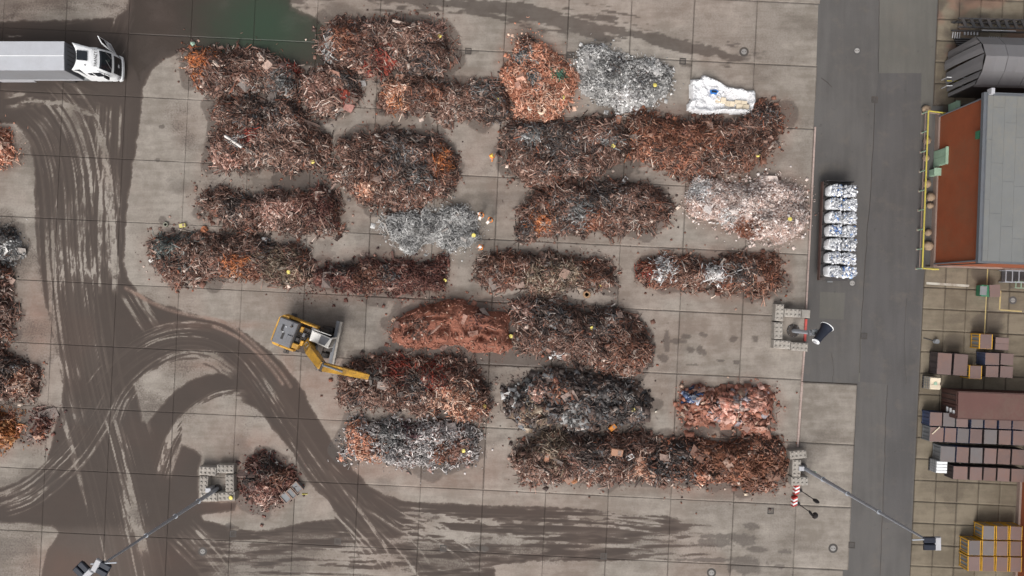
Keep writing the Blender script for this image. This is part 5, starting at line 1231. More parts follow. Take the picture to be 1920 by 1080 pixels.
    g = s1 + Vector((.2, -.05, -.6))
    gb = MB().lathe([(.16, .5), (.22, .3), (.3, 0), (.24, -.2)], 10, c=g).build('grab_head', M['machine_dark'], t)
    for k in range(5):
        a = 2 * math.pi * k / 5; e = Vector((math.cos(a), math.sin(a), 0))
        cl = MB(); pts_ = [g + e * .25, g + e * .72 + Vector((0, 0, -.2)), g + e * .75 + Vector((0, 0, -.65)), g + e * .25 + Vector((0, 0, -1.1))]
        for i in range(3): cl.beam(pts_[i], pts_[i + 1], .24 - .05 * i, .12)
        cl.build('grab_claw', M['machine_dark'], gb)
make_excavator()

# ---------------------------------------------------------------- concrete stacking blocks
def block_mesh(half=False):
    l = .8 if half else 1.6
    m = MB().box((0, 0, .4), (l, .8, .8), ch=.05)
    me = m.mesh('block_body'); me.materials.append(M['block'])
    st = MB().box((0, 0, .05), (.21, .21, .1), top=.55); ms = st.mesh('stud'); ms.materials.append(M['block'])
    return me, ms
BLK, STUD = block_mesh(); BLKH, _ = block_mesh(True)
def block(px, py, ang, label, group, half=False, studs=True, z=0.0):
    p = W(px, py, z + .8); p.z = z
    t = thing('concrete_block', label, 'concrete block', p, -math.radians(ang), group)
    link_mesh('block_body', BLKH if half else BLK, None, t)
    if studs:
        for i in range(2 if half else 4):
            for j in range(2):
                link_mesh('stud', STUD, None, t, ((-.2 + .4 * i) if half else (-.6 + .4 * i), -.2 + .4 * j, .795))
    return t
G1, G2, G3 = 'blocks round the western light mast', 'blocks round the fog cannon', 'blocks beside the eastern light mast'
block(388.9, 883.5, 4, 'studded block at the north-west corner of the western mast square', G1)
block(422, 879.5, 1, 'studded block at the north-east corner of the western mast square', G1)
block(381.7, 908.5, 92, 'rust-stained studded block on the west side of the western mast square', G1)
block(430.3, 906, 89, 'studded block on the heap side of the western mast square', G1)
block(391.7, 932.4, 0, 'studded block at the south-west corner, under the western mast', G1)
block(424.3, 931, -2, 'studded block carrying a yellow marker disc', G1)
block(1461.9, 586, 93, 'studded block at the north-west corner of the fog cannon pen', G2)
block(1460, 620, 91, 'studded block on the west side of the fog cannon pen', G2)
block(1487, 587, 3, 'studded block on the north side of the fog cannon pen', G2)
block(1511.5, 588.3, 4, 'short smooth block at the north-east end of the fog cannon pen', G2, True, False)
block(1466.7, 646, 4, 'studded block at the south-west corner of the fog cannon pen', G2)
block(1499.3, 650.3, 4, 'studded block at the south-east corner of the fog cannon pen', G2)
block(1497.2, 852.3, -6, 'studded block north of the eastern light mast, turned askew', G3)
block(1494, 878, 92, 'studded block west of the eastern light mast', G3)
block(1500, 902.5, -1, 'studded block south of the eastern light mast, above the striped guards', G3)

# ---------------------------------------------------------------- light masts
def mast(px, py, top, zt, label, heads):
    base = W(px, py, 0)
    t = thing('light_mast', label, 'light mast', base)
    MB().lathe([(.42, 0), (.42, .05), (.24, .06)], 16).build('base_plate', M['steel_dark'], t)
    tw = W(top[0], top[1], zt); d = tw - base
    n = 3; rads = (.20, .155, .115, .08)
    for k in range(n):
        MB().tube(Vector((0, 0, .05)).lerp(d, k / n), d * ((k + 1.02) / n if k < n - 1 else 1), rads[k], rads[k + 1], 12).build('pole_section', M['galv'], t)
    for f in (.22, .45, .7):
        p = d * f; MB().lathe([(.26 - .12 * f, -.06), (.26 - .12 * f, .06)], 10, c=p).build('pole_collar', M['galv'], t)
    MB().box((-.5, .1, .5), (.5, .42, 1.0), ch=.03).build('control_box', M['lamp_grey'], t)
    cb = MB(); cb.beam(d + Vector((-.9, -.05, .02)), d + Vector((.9, .05, .02)), .08, .08); cb.build('cross_arm', M['galv'], t)
    for (hx, hy, a, tilt) in heads:
        w = W(hx, hy, zt) - base
        Rz = Matrix.Rotation(a, 3, 'Z')
        h = MB().box(w, (.4, .9, .22), a, ch=.05).build('floodlight', M['lamp_grey'], t)
        f1 = MB()
        for k in (-1, 1): f1.box(w + Rz @ Vector((.55, .24 * k, .02)), (.8, .40, .18), a, ch=.05)
        f1.build('cooling_fins', M['cannon'], h)
        MB().box(w + Rz @ Vector((.3, 0, -.14)), (1.1, .85, .04), a).build('lens', M['glass_dark'], h)
        MB().beam(w + Vector((0, 0, -.02)), d + Vector((0, 0, .0)), .07, .07).build('bracket', M['steel_dark'], h)
    return t
mast(408, 916, (195, 1056), 18.6, 'tall galvanised light mast with twin floodlights standing in the block square', [(181, 1060, -.5, 0), (163, 1078, 2.35, 0)])
mast(1505, 876, (1735, 1011), 19.4, 'tall galvanised light mast with one floodlight standing by the asphalt road', [(1758, 1019, math.pi, 0)])
bx = thing('junction_box', 'small teal junction box fixed low beside the eastern light mast', 'junction box', W(1527, 887, 1.2))
bx.location.z = 0
MB().box((0, 0, 1.2), (.22, .3, .4), ch=.03).build('housing', M['green_pale'], bx); MB().box((0, 0, .5), (.08, .08, 1.0)).build('stand', M['steel'], bx)

# ---------------------------------------------------------------- fog cannon
def make_cannon():
    b = W(1487, 620, 0)
    t = thing('fog_cannon', 'navy dust suppression fog cannon with white rims on a grey mast', 'fog cannon', b)
    MB().lathe([(.62, 0), (.62, .08), (.5, .1)], 20).build('base_flange', M['machine_dark'], t)
    for k in range(8):
        a = k * math.pi / 4; MB().lathe([(.04, .08), (.04, .16)], 6, c=(.55 * math.cos(a), .55 * math.sin(a), 0)).build('bolt', M['steel'], t)
    MB().tube((0, 0, .1), (0, 0, 4.6), .2, .16, 12).build('column', M['galv'], t)
    MB().box((0, 0, 4.0), (.5, .5, .35), ch=.05).build('slew_drive', M['machine_grey'], t)
    MB().box((.1, .1, 4.7), (.7, .5, .25), ch=.05).build('yoke', M['steel'], t)
    e0 = W(1530, 640, 5.35) - b; e1 = W(1551, 612, 4.95) - b       # tail and mouth
    ax = (e1 - e0); Ln = ax.length; R = ax.to_track_quat('Z', 'Y').to_matrix()
    brl = MB().lathe([(.30, 0), (.33, .02), (.36, Ln * .35), (.44, Ln * .72), (.56, Ln * .96), (.58, Ln * .97), (.50, Ln * .95), (.34, Ln * .6), (.001, Ln * .55)], 28, R, e0).build('barrel', M['cannon'], t, smooth=False)
    MB().lathe([(.57, Ln * .965), (.60, Ln * .975), (.60, Ln * 1.0), (.55, Ln * 1.0), (.55, Ln * .965)], 28, R, e0).build('mouth_rim', M['white_paint'], brl)
    MB().lathe([(.34, -.06), (.34, .015), (.28, .03)], 24, R, e0).build('tail_cover', M['white_paint'], brl)
    MB().lathe([(.16, -.16), (.2, -.05)], 14, R, e0).build('fan_hub', M['lamp_grey'], brl)
    MB().beam(Vector((.1, .1, 4.75)), e0.lerp(e1, .4) + Vector((0, 0, -.35)), .2, .2).build('tilt_bracket', M['steel'], t)
    hose = MB()
    pr = None
    for k in range(10):
        a = k / 9; p = Vector((.25, .1, 4.2)).lerp(e0 + ax * .3, a) + Vector((.2 * math.sin(a * 6), .35 * math.sin(a * math.pi), -.2 * math.sin(a * math.pi)))
        if pr is not None: hose.tube(pr, p, .05, n=6)
        pr = p
    hose.build('hose', M['black'], t)
make_cannon()

# ---------------------------------------------------------------- striped guards and mirror posts
def guard(px, py, ang, label):
    p = W(px, py, .6); p.z = 0
    t = thing('striped_guard', label, 'impact guard', p, -math.radians(ang), 'red and white guards')
    for k in range(5):
        m = MB(); y0, y1 = .42 - .17 * k, .42 - .17 * (k + 1) + .004; sk = .1
        for (xa, xb, oo) in ((-.19, .19, 0),):
            m.add([(xa, y1 - sk, 0), (xb, y1 + sk, 0), (xb, y0 + sk, 0), (xa, y0 - sk, 0), (xa, y1 - sk, .6), (xb, y1 + sk, .6), (xb, y0 + sk, .6), (xa, y0 - sk, .6)],
                  [(3, 2, 1, 0), (4, 5, 6, 7)] + [(i, (i + 1) % 4, 4 + (i + 1) % 4, 4 + i) for i in range(4)])
        m.build('stripe_board', M['red' if k % 2 == 0 else 'white_paint'], t)
guard(1495.5, 918.5, 4, 'red and white striped guard touching the southern block')
guard(1491.5, 941, 3, 'red and white striped guard standing farther from the blocks')
def post(px, py, zt, n, label):
    t = thing('mirror_post', label, 'mirror post', W(px, py, 0), 0, 'mirror posts')
    MB().tube((0, 0, 0), (0, 0, zt), .045, n=8).build('pole', M['steel_dark'], t)
    MB().lathe([(.2, 0), (.2, .03), (.06, .05)], 12).build('foot', M['steel_dark'], t)
    for k in range(n):
        a = math.radians(75 if n == 1 else (40 + 110 * k)); R = Matrix.Rotation(a, 3, 'Z') @ Matrix.Rotation(math.radians(62), 3, 'Y')
        c = (0 if n == 1 else (-.18 + .36 * k), 0 if n == 1 else (.08 - .2 * k), zt)
        mr = MB().lathe([(.30, -.04), (.31, 0), (.26, .04), (.001, .1)], 18, R, c).build('mirror', M['black'], t)
        MB().lathe([(.27, -.045), (.2, -.055), (.001, -.06)], 16, R, c).build('mirror_glass', M['steel'], mr)
post(1500.5, 919.5, 3.4, 1, 'thin post with one round mirror by the nearer striped guard')
post(1496.5, 944.5, 3.2, 2, 'thin post with two round mirrors by the farther striped guard')

# ---------------------------------------------------------------- trailer with bulk bags
def make_flatbed():
    a = W(1566, 357, 2.3); b = W(1563, 508.5, 2.3)
    ctr = W(1579.5, 432, 2.3); ctr.z = 0
    rz = -math.radians(2.2)
    t = thing('flatbed_trailer', 'red-brown flatbed trailer loaded with white bulk bags on the asphalt', 'trailer', ctr, rz)
    MB().box((-.15, 0, 1.05), (2.75, 9.3, .18)).build('bed', M['steel_dark'], t)
    MB().box((-1.50, 0, 1.1), (.08, 9.3, .45)).build('side_board', M['red_dark'], t)
    MB().box((0, 4.7, 1.3), (2.6, .08, .6)).build('head_board', M['steel_dark'], t)
    MB().box((1.2, 0, 1.0), (.08, 9.3, .2)).build('side_rave', M['red_dark'], t)
    for k in range(8):
        MB().box((-1.34, -4.25 + 1.24 * k - .1, 1.5), (.08, .1, .75)).build('stanchion', M['steel_dark'], t)
    MB().box((0, 0, .8), (1.0, 8.6, .3)).build('chassis', M['machine_dark'], t)
    for y in (-3.2, -1.9, 3.0):
        for x in (-.95, .95):
            R = Matrix.Rotation(math.pi / 2, 3, 'Y')
            w = MB().lathe([(.28, -.14), (.46, -.14), (.48, -.1), (.48, .1), (.46, .14), (.28, .14)], 16, R, (x, y, .48)).build('wheel', M['rubber'], t)
            MB().lathe([(.28, -.1), (.1, -.05), (.1, .05), (.28, .1)], 12, R, (x, y, .48)).build('rim', M['lamp_grey'], w)
    MB().box((-.35, -4.75, .95), (.5, .1, .12)).build('bumper_bar', M['steel'], t)
    names = ['northernmost', 'second', 'third', 'fourth', 'fifth', 'sixth', 'southernmost']
    rng = np.random.default_rng(77)
    for k in range(7):
        for cidx in range(2):
            tint = (k, cidx) in ((0, 0), (3, 0), (6, 1))
            px = (1567 - .58 * k) if cidx == 0 else (1594 - .4 * k); py = 356.5 + 25.3 * k + (2 if cidx else 0)
            p = W(px, py, 2.25)
            bg = thing('bulk_bag', f'{"blue-flecked" if tint else "white"} bulk bag of shreddings, {names[k]} on the {"kerb side" if cidx == 0 else "road side"} of the trailer', 'bulk bag', (p.x, p.y, 1.145), rz, 'bulk bags on the trailer')
            m = MB(); n = 20; prof = [(.50, 0), (.57, .12), (.60, .5), (.585, .85), (.54, 1.02)]
            for r, z in prof:
                for i in range(n):
                    th = 2 * math.pi * i / n; sq = (abs(math.cos(th)) ** 4 + abs(math.sin(th)) ** 4) ** -.25
                    rr = r * sq * (1 + .05 * (rng.random() - .5)) * .98
                    m.v.append((rr * math.cos(th), rr * math.sin(th) * .87, z + (.14 * (rng.random() - .3) if z > 1 else 0)))
            for a_ in range(len(prof) - 1):
                m.f += [(a_ * n + i, a_ * n + (i + 1) % n, (a_ + 1) * n + (i + 1) % n, (a_ + 1) * n + i) for i in range(n)]
            m.f.append(tuple(range(n - 1, -1, -1))); m.f.append(tuple(range(4 * n, 5 * n)))
            m.build('sack', M['bag'], bg)
            N = 130; xs = rng.uniform(-.52, .60 if cidx else .52, N); ys = rng.uniform(-.47, .47, N)
            if cidx == 0: xs = xs * .82 + .12
            z = 1.02 + .16 * (1 - (xs / .6) ** 2) * (1 - (ys / .6) ** 2) + rng.uniform(-.03, .08, N)
            nn = np.tile([0, 0, 1.0], (N, 1)); R = frames(nn, rng.uniform(0, 6.28, N), .7, rng)
            pal = np.where(rng.random(N) < .6, 'bagw', np.where(rng.random(N) < (.6 if tint else .12), 'bagb', 'bagg')).astype(object)
            col = pick_cols(pal, rng)
            h = N // 2
            me = scatter_mesh('shreddings', [(TEMPL['plate'][0], np.stack([xs, ys, z], 1)[:h], R[:h], rng.uniform(.16, .36, h), np.full(h, .012), col[:h]), (TEMPL['plate'][2], np.stack([xs, ys, z], 1)[h:], R[h:], rng.uniform(.2, .42, N - h), np.full(N - h, .012), col[h:])])
            o = link_mesh('shreddings', me, M['scrap'], bg); o['kind'] = 'stuff'
            for sx in (-1, 1):
                for sy in (-1, 1):
                    lp = MB(); lp.beam((sx * .45, sy * .5, .95), (sx * .40, sy * .34, 1.22), .05, .015); lp.beam((sx * .40, sy * .34, 1.22), (sx * .25, sy * .5, 1.05), .05, .015)
                    lp.build('lifting_loop', M['bag'], bg)
PAL['bagw'] = [(3, (.7, .71, .73)), (2, (.56, .57, .6)), (1, (.8, .8, .8))]
PAL['bagg'] = [(2, (.25, .26, .29)), (2, (.38, .39, .42)), (1, (.09, .1, .13))]
PAL['bagb'] = [(2, (.10, .22, .52)), (1, (.25, .4, .66)), (1, (.05, .1, .25))]
make_flatbed()

# ---------------------------------------------------------------- white sheeted bundle
def make_tarp():
    pc = [(1293,163),(1295,147),(1313,145),(1318,139),(1322,137),(1328,141),(1338,145),(1352,150),(1366,159),(1378,162),(1392,163),(1402,167),(1416,166),(1420,172),(1420,190),(1415,206),(1412,216),(1390,215),(1360,212),(1330,215),(1312,213),(1295,210),(1286,204),(1289,193),(1294,186)]
    org = W(1353, 183, 0)
    t = thing('sheeted_bundle', 'crumpled white sheet spread open over boards on the slabs', 'plastic sheet', org)
    PP = np.array([tuple((W(x, y, .45) - org)[:2]) for x, y in pc])
    step = .12; lo = PP.min(0) - .2; hi = PP.max(0) + .2
    gx = np.arange(lo[0], hi[0], step); gy = np.arange(lo[1], hi[1], step); GX, GY = np.meshgrid(gx, gy)
    d = -sdf_poly(GX.ravel(), GY.ravel(), PP)
    x, y = GX.ravel(), GY.ravel()
    edge = np.clip(d / .22, 0, 1)
    wr = np.abs(fbm(x / .7 + 3, y / .7, 601, 3) - .5) * 1.9 + np.abs(fbm((x + y) / .35 + 7, (y - x) / 1.2, 602, 3) - .5) * 1.5
    rim = np.exp(-((d - .35) / .25) ** 2) * .28
    z = edge * (.18 + .5 * wr * (.5 + .8 * vnoise(x / 1.4, y / 1.4, 603)) + rim) + .02
    flat = (x > -.2) & (x < 2.6) & (y > -1.25) & (y < .2)
    z = np.where(flat, z * .55, z)
    g = np.arange(GX.size).reshape(GX.shape); q = np.stack([g[:-1, :-1], g[:-1, 1:], g[1:, 1:], g[1:, :-1]], -1).reshape(-1, 4)
    q = q[(d[q] > 0).all(1)]; used, inv = np.unique(q, return_inverse=True)
    co = np.stack([x, y, z], 1)[used]; qq = inv.reshape(-1, 4); n = len(co)
    low = co.copy(); low[:, 2] = np.maximum(low[:, 2] - .03, .005)
    # close the sheet along its border so that it has thickness
    from collections import Counter
    ed = Counter()
    for f in qq:
        for i in range(4): ed[(f[i], f[(i + 1) % 4])] += 1
    bord = [(a, b) for (a, b) in ed if (b, a) not in ed]
    fs = [tuple(f) for f in qq] + [tuple(int(v) + n for v in f[::-1]) for f in qq] + [(a, a + n, b + n, b) for a, b in bord]
    low2 = low.copy()
    for a, b in bord: low2[a, 2] = low2[b, 2] = 0.005
    me = bpy.data.meshes.new('sheet'); me.from_pydata([tuple(v) for v in np.concatenate([co, low2])], [], [tuple(int(v) for v in f) for f in fs]); me.update()
    link_mesh('sheet', me, M['white_sheet'], t)
    b = thing('blue_tub', 'bright blue plastic tub lying on the white sheet', 'tub', W(1339, 172, .4)); b.location.z = .38
    MB().prism([(-.42, .12), (-.36, -.2), (.2, -.26), (.42, 0), (.15, .16)], 0, .22, .1).build('tub_body', M['blue'], b)
    MB().box((-.05, -.04, .225), (.5, .2, .02), -.1).build('tub_floor', M['cannon'], b)
    for k, (px, py, w, l, a) in enumerate(((1352, 187, 1.0, .55, .15), (1369, 194, .9, .5, .12), (1393, 200, 1.25, .55, .1), (1390, 192, 1.2, .4, .1))):
        c_ = thing('wrapped_board', ('short cream board beside the blue tub', 'middle cream board on the white sheet', 'long cream board at the outer corner of the white sheet', 'narrow cream board behind the long one on the white sheet')[k], 'board', W(px, py, .5), -a, 'cream boards on the white sheet')
        c_.location.z = .34
        for i in range(2): MB().box((-w / 4 + i * w / 2, 0, .06), (w / 2 - .02, l, .12), ch=.02).build('board_half', M['cream'], c_)
make_tarp()

# ---------------------------------------------------------------- grey cabinet unit, loose things, marker discs
def make_cabinet():
    p = W(547, 924, .4); p.z = 0
    t = thing('metal_cabinet', 'grey three-bay steel cabinet lying beside the round heap', 'cabinet', p, math.radians(42))
    for k, (u, v, w, z) in enumerate(((-.72, .06, .74, .42), (0, -.05, .6, .5), (.72, .05, .74, .42))):
        m = MB().box((u, v, z / 2), (w, 1.05, z), ch=.02).build('bay', M['crate_grey'], t)
        for sx, sy, dx, dy in ((0, .48, w, .08), (0, -.48, w, .08), (w / 2 - .04, 0, .08, .88), (-w / 2 + .04, 0, .08, .88)):
            MB().box((u + sx, v + sy, z + .04), (dx, dy, .08)).build('rim', M['plinth'], m)
    MB().tube((.5, -.75, .05), (.9, -1.1, .05), .04, n=6).build('pipe_stub', M['rail_yellow'], t)
make_cabinet()
LOOSE = [ # px, py, kind, colour, size, rot, name, label
 (363,83,'chunk',(.35,.5,.4),.5,.3,'plastic_scrap','pale green plastic scrap north of the rusty heap end'),
 (344,423,'box',(.62,.55,.2),.6,.2,'wooden_offcut','pale yellow offcut north of the grey-green heap tip'),
 (312,421,'ring',(.2,.2,.16),.5,0,'metal_ring','small grey ring west of the yellow offcut'),
 (384,431,'chunk',(.36,.13,.06),.8,.5,'rusty_lump','rusty lump behind the grey-green heap'),
 (495,450,'chunk',(.72,.71,.70),.85,.4,'white_lump','white lump on the heap nearest the mud road'),
 (285,488,'box',(.75,.73,.7),.4,.6,'white_tin','small white tin at the grey-green heap tip'),
 (1180,856,'box',(.78,.76,.74),.75,.5,'white_canister','white canister lying on the long southern heap'),
 (1156,847,'box',(.36,.19,.12),1.1,-.15,'rusty_plate','rust-red plate beside the white canister'),
 (1025,857,'box',(.38,.18,.11),.75,1.4,'rusty_tin','rust-red tin on the western part of the long southern heap'),
 (1068,896,'box',(.32,.19,.14),1.0,.6,'rusty_casing','broad brown casing at the south foot of the long heap'),
 (1077,901,'chunk',(.36,.16,.08),.7,.3,'rusty_fragment','orange-brown fragment touching the broad casing'),
 (1148,801,'box',(.62,.22,.03),.75,.7,'orange_panel','bright orange panel fallen at the foot of the blackish heap'),
 (1398,926,'box',(.72,.60,.46),.35,.1,'cream_cube','small cream cube south of the earthy heap'),
 (1230,771,'box',(.75,.70,.60),.25,.4,'cream_chip','tiny cream chip on the bare slabs by the blackish heap'),
 (1271,389,'box',(.70,.58,.48),.45,.7,'cream_brick','cream brick between the brown heap and the pale pink heap'),
 (1171,338,'box',(.66,.64,.62),.6,.9,'white_board','white board scrap north of the large brown heap'),
 (1158,226,'box',(.36,.16,.10),.85,1.3,'rusty_cylinder','brick-red cylinder on the dark mixed heap'),
 (1100,552,'ring',(.30,.18,.10),.75,0,'brown_wheel','brown wheel at the south foot of the short straight heap'),
 (517,873,'chunk',(.76,.72,.66),.9,1.2,'white_casting','white casting on the round red-brown heap'),
 (40,758,'chunk',(.74,.62,.52),.5,.2,'cream_lump','cream lump beside the wiry heap'),
 (1015,208,'ring',(.72,.56,.42),.75,0,'pale_coil','pale coil on the copper heap, larger of two'),
 (994,203,'ring',(.78,.70,.60),.5,0,'white_coil','whitish coil on the copper heap, smaller of two'),
 (680,790,'chunk',(.66,.64,.62),.6,.8,'white_rag','white rag above the copper end of the silver heap'),
 (899,400,'box',(.78,.75,.72),.35,.3,'white_box','small white box on the silver wire heap by the workers'),
 (882,763,'box',(.75,.62,.50),.5,1.2,'cream_block','cream block beside the yellow disc on the excavator heap'),
]
def loose(px, py, kind, col, s, rot, nm, label):
    p = W(px, py, 1.0); z = heap_z(p.x, p.y)
    p = W(px, py, z)
    t = thing(nm, label, 'scrap piece', (p.x, p.y, max(z, 0) + .02), rot)
    mt = pm(nm, col, .6, var=.15, dirtf=.25, rand=0)
    if kind == 'box':
        MB().box((0, 0, .14 * s + .06), (s, s * .6, .28 * s + .12), ch=.04).build('shell', mt, t)
        MB().box((s * .2, 0, .29 * s + .12), (s * .3, s * .4, .02)).build('patch', M['plinth'], t)
    elif kind == 'ring':
        MB().lathe([(s * .5, 0), (s * .5, .16), (s * .42, .2), (s * .3, .2), (s * .24, .16), (s * .24, 0), (s * .5, 0)], 16).build('tread', mt, t)
    else:
        r = np.random.default_rng(int(px)); m = MB(); m.lathe([(s * .25, 0), (s * .5, .06), (s * .46, .2), (s * .26, .32), (.001, .36)], 9)
        m.v = [(x * (1 + r.uniform(-.3, .3)), y * (.75 + r.uniform(-.3, .3)), zz * r.uniform(.7, 1.3)) for x, y, zz in m.v]
        m.build('lump', mt, t)
for a in LOOSE: loose(*a)

MARK = [(824,68,'northernmost heap'),(932,187,'heap beside the copper heap'),(1055,183,'copper heap'),(1228,160,'silver shredded heap'),(586,303,'tall dark heap with the flat flank'),(1150,273,'dark mixed heap south of the copper'),
        (1421,291,'reddish heap south of the white sheet'),(1481,411,'pale pink heap'),(627,397,'straight-edged heap west of the silver wire'),(541,510,'heap nearest the mud road'),(834,526,'dark red-brown heap'),(1127,533,'short straight heap'),
        (1110,615,'large heap east of the orange dust'),(958,630,'seam between the orange dust and the dark heap'),(908,762,'heap under the excavator arm'),(1187,768,'blackish sheet heap'),(869,845,'silver swarf heap'),(888,441,'silver wire heap')]
disc = None
def marker(px, py, where, z=None):
    global disc
    p = W(px, py, 1.2)
    zz = z if z is not None else heap_z(p.x, p.y) + .22
    p = W(px, py, zz)
    lab = f'round yellow marker disc on the {where}'
    if disc is None:
        disc = thing('marker_disc', lab, 'marker disc', p, 0, 'yellow marker discs')
        MB().lathe([(.19, 0), (.205, .05), (.18, .09), (.001, .12)], 18).build('disc_top', M['marker'], disc)
        MB().lathe([(.10, -.1), (.10, .0)], 10).build('disc_base', M['black'], disc)
    else:
        c = copy_tree(disc); c.location = p; c['label'] = lab; c.rotation_euler = (random.uniform(-.3, .3), random.uniform(-.3, .3), 0)
random.seed(4)
for m in MARK: marker(*m)
marker(433, 933, 'concrete block of the western mast', .92)

# ---------------------------------------------------------------- hall with orange walls
def wall_poly(pts, name, mat, z0, z1, parent):
    m = MB().prism(pts, z0, z1); return m.build(name, mat, parent)
def make_hall():
    hgt = 7.0
    A, B = W(1757, 219), W(1747, 497.5)          # west wall, ground line, north and south ends
    dirv = (B - A).normalized(); perp = Vector((-dirv.y, dirv.x, 0))       # points east
    if perp.x < 0: perp = -perp
    D = 16.0; ln = (B - A).length
    ang = math.atan2(perp.y, perp.x)
    t = thing('factory_hall', 'hall with orange walls and a grey panelled flat roof', 'building', A, ang)
    # local: x east, y = -along south
    def bxl(x0, x1, y0, y1, z0, z1, nm, mt, par=None, ch=0.0):
        return MB().box(((x0 + x1) / 2, -(y0 + y1) / 2, (z0 + z1) / 2), (x1 - x0, y1 - y0, z1 - z0), ch=ch).build(nm, M[mt], par or t)
    w = bxl(0, D, 0, ln, 0, hgt - .1, 'wall', 'orange_wall')
    bxl(-.16, D, -.16, ln + .16, 0, .55, 'plinth', 'plinth')
    # eaves gutter and roof sheets
    bxl(-.32, D, -.28, ln + .12, hgt - .35, hgt - .02, 'gutter', 'roof_edge')
    roof = bxl(-.06, D, -.1, ln + .02, hgt - .015, hgt + .02, 'roof', 'roof_edge')
    cw = 1.02; rng = random.Random(6)
    x = .0; first = True; c_i = 0
    while x < D - .2:
        w_ = .45 if first else cw
        y = 0.0; cuts = [0.0]
        yy = rng.uniform(1.0, 4.5)
        while yy < ln - .8: cuts.append(yy); yy += rng.uniform(3.2, 5.6)
        cuts.append(ln - .06)
        for a, b in zip(cuts, cuts[1:]):
            bxl(x + .006, x + w_ - .006, a + .01, b - .01, hgt + .012, hgt + .045, 'roof_sheet', 'roof_grey', roof)
        x += w_; first = False; c_i += 1
    bxl(.05, .35, -.55, -.05, hgt - .2, hgt + .35, 'vent_pipe', 'lamp_grey')
    # small lamp housing high on the west wall, downpipe on the corners
    v = bxl(-.3, .0, 2.9, 3.55, 6.0, 6.5, 'wall_vent', 'green'); 
    for y in (0.1, ln - .12): MB().tube((-.1, -y, .5), (-.1, -y, hgt - .3), .07, n=8).build('downpipe', M['roof_edge'], t)
    MB().tube((.0, -(ln + .06), .9), (1.2, -(ln + .06), hgt - .4), .05, n=6).build('stay_cable', M['steel_dark'], t)
    # pale green cabinet against the wall and a low one
    for (px0, py0, py1, h, dep, lab) in ((1750.5, 284, 314, 1.9, 1.15, 'tall pale green steel cabinet against the orange wall'), (1742, 319, 331, .9, 1.0, 'low pale green box beside the tall pale green cabinet')):
        p = W(px0, (py0 + py1) / 2); L_ = (py1 - py0) / S
        c = thing('switch_cabinet', lab, 'cabinet', p, ang)
        bd = MB().box((dep / 2, 0, h / 2), (dep, L_, h)).build('housing', M['green_pale'], c)
        MB().box((dep / 2 - .03, 0, h + .03), (dep + .1, L_ + .1, .06)).build('roof_plate', M['green_pale'], c)
        for k in (-1, 1): MB().box((-.015, k * L_ * .24, h * .5), (.03, L_ * .44, h * .84)).build('door', M['green_pale'], bd)
    # yellow guard rail round the west side
    g = thing('guard_rail', 'yellow U-shaped guard rail along the foot of the orange wall', 'guard rail', W(1735, 350))
    o = W(1735, 350)
    P = [W(1773, 212, 1.0) - o, W(1741, 208, 1.0) - o, W(1729.5, 503, 1.0) - o, W(1760, 505, 1.0) - o]
    for zz, r, mt in ((1.0, .07, 'rail_yellow'), (.55, .05, 'plinth')):
        for a, b in zip(P, P[1:]):
            MB().tube((a.x, a.y, zz), (b.x, b.y, zz), r, n=8).build('rail', M[mt], g)
    n = 9
    for k in range(n):
        p = P[1].lerp(P[2], k / (n - 1))
        MB().tube((p.x, p.y, 0), (p.x, p.y, 1.0), .06, n=8).build('post', M['green_pale'], g)
        MB().box((p.x, p.y, .015), (.22, .22, .03)).build('foot_plate', M['plinth'], g)
    for q in (P[0], P[3]): MB().tube((q.x, q.y, 0), (q.x, q.y, 1.0), .06, n=8).build('post', M['rail_yellow'], g)
    # boulders inside the rail
    rng2 = np.random.default_rng(12)
    for k, (px, py, s) in enumerate(((1734, 206, .75), (1736, 265, .7), (1734, 297, .6), (1735, 345, .75), (1742, 370, .8), (1742, 386, .6), (1738, 436, .65), (1738, 461, .85))):
        lab = ('tan boulder outside the north corner of the yellow rail', 'tan boulder north of the pale green cabinet', 'tan boulder in front of the pale green cabinet', 'tan boulder south of the low green box', 'large tan boulder near the middle of the orange wall', 'small tan boulder just south of the large middle one', 'tan boulder in the southern third of the rail', 'southernmost tan boulder inside the yellow rail')[k]
        m = MB(); m.lathe([(s * .3, 0), (s * .5, s * .15), (s * .52, s * .4), (s * .36, s * .65), (.001, s * .75)], 9)
        m.v = [(x * (1 + rng2.uniform(-.15, .15)), y * (1 + rng2.uniform(-.15, .15)), z) for x, y, z in m.v]
        b = m.build('boulder', M['boulder'], None, W(px, py), smooth=True)
        tag(b, lab, 'boulder', 'boulders along the yellow rail')
make_hall()
# second hall, only its west wall foot in view
h2 = thing('brick_red_hall', 'brick-orange hall wall cut by the east picture edge', 'building', W(1907, 985), -math.radians(2.8))
MB().box((6.0, -1.5, 2.5), (12, 13.0, 5.0)).build('wall', M['orange_wall'], h2)
MB().box((5.9, -1.5, .2), (12.2, 13.1, .4)).build('plinth', M['plinth'], h2)
MB().box((-.03, 2.3, 1.7), (.08, .4, .5)).build('wall_box', M['white_paint'], h2)
MB().box((6.0, -1.5, 5.05), (12.4, 13.4, .14)).build('roof', M['roof_grey'], h2)

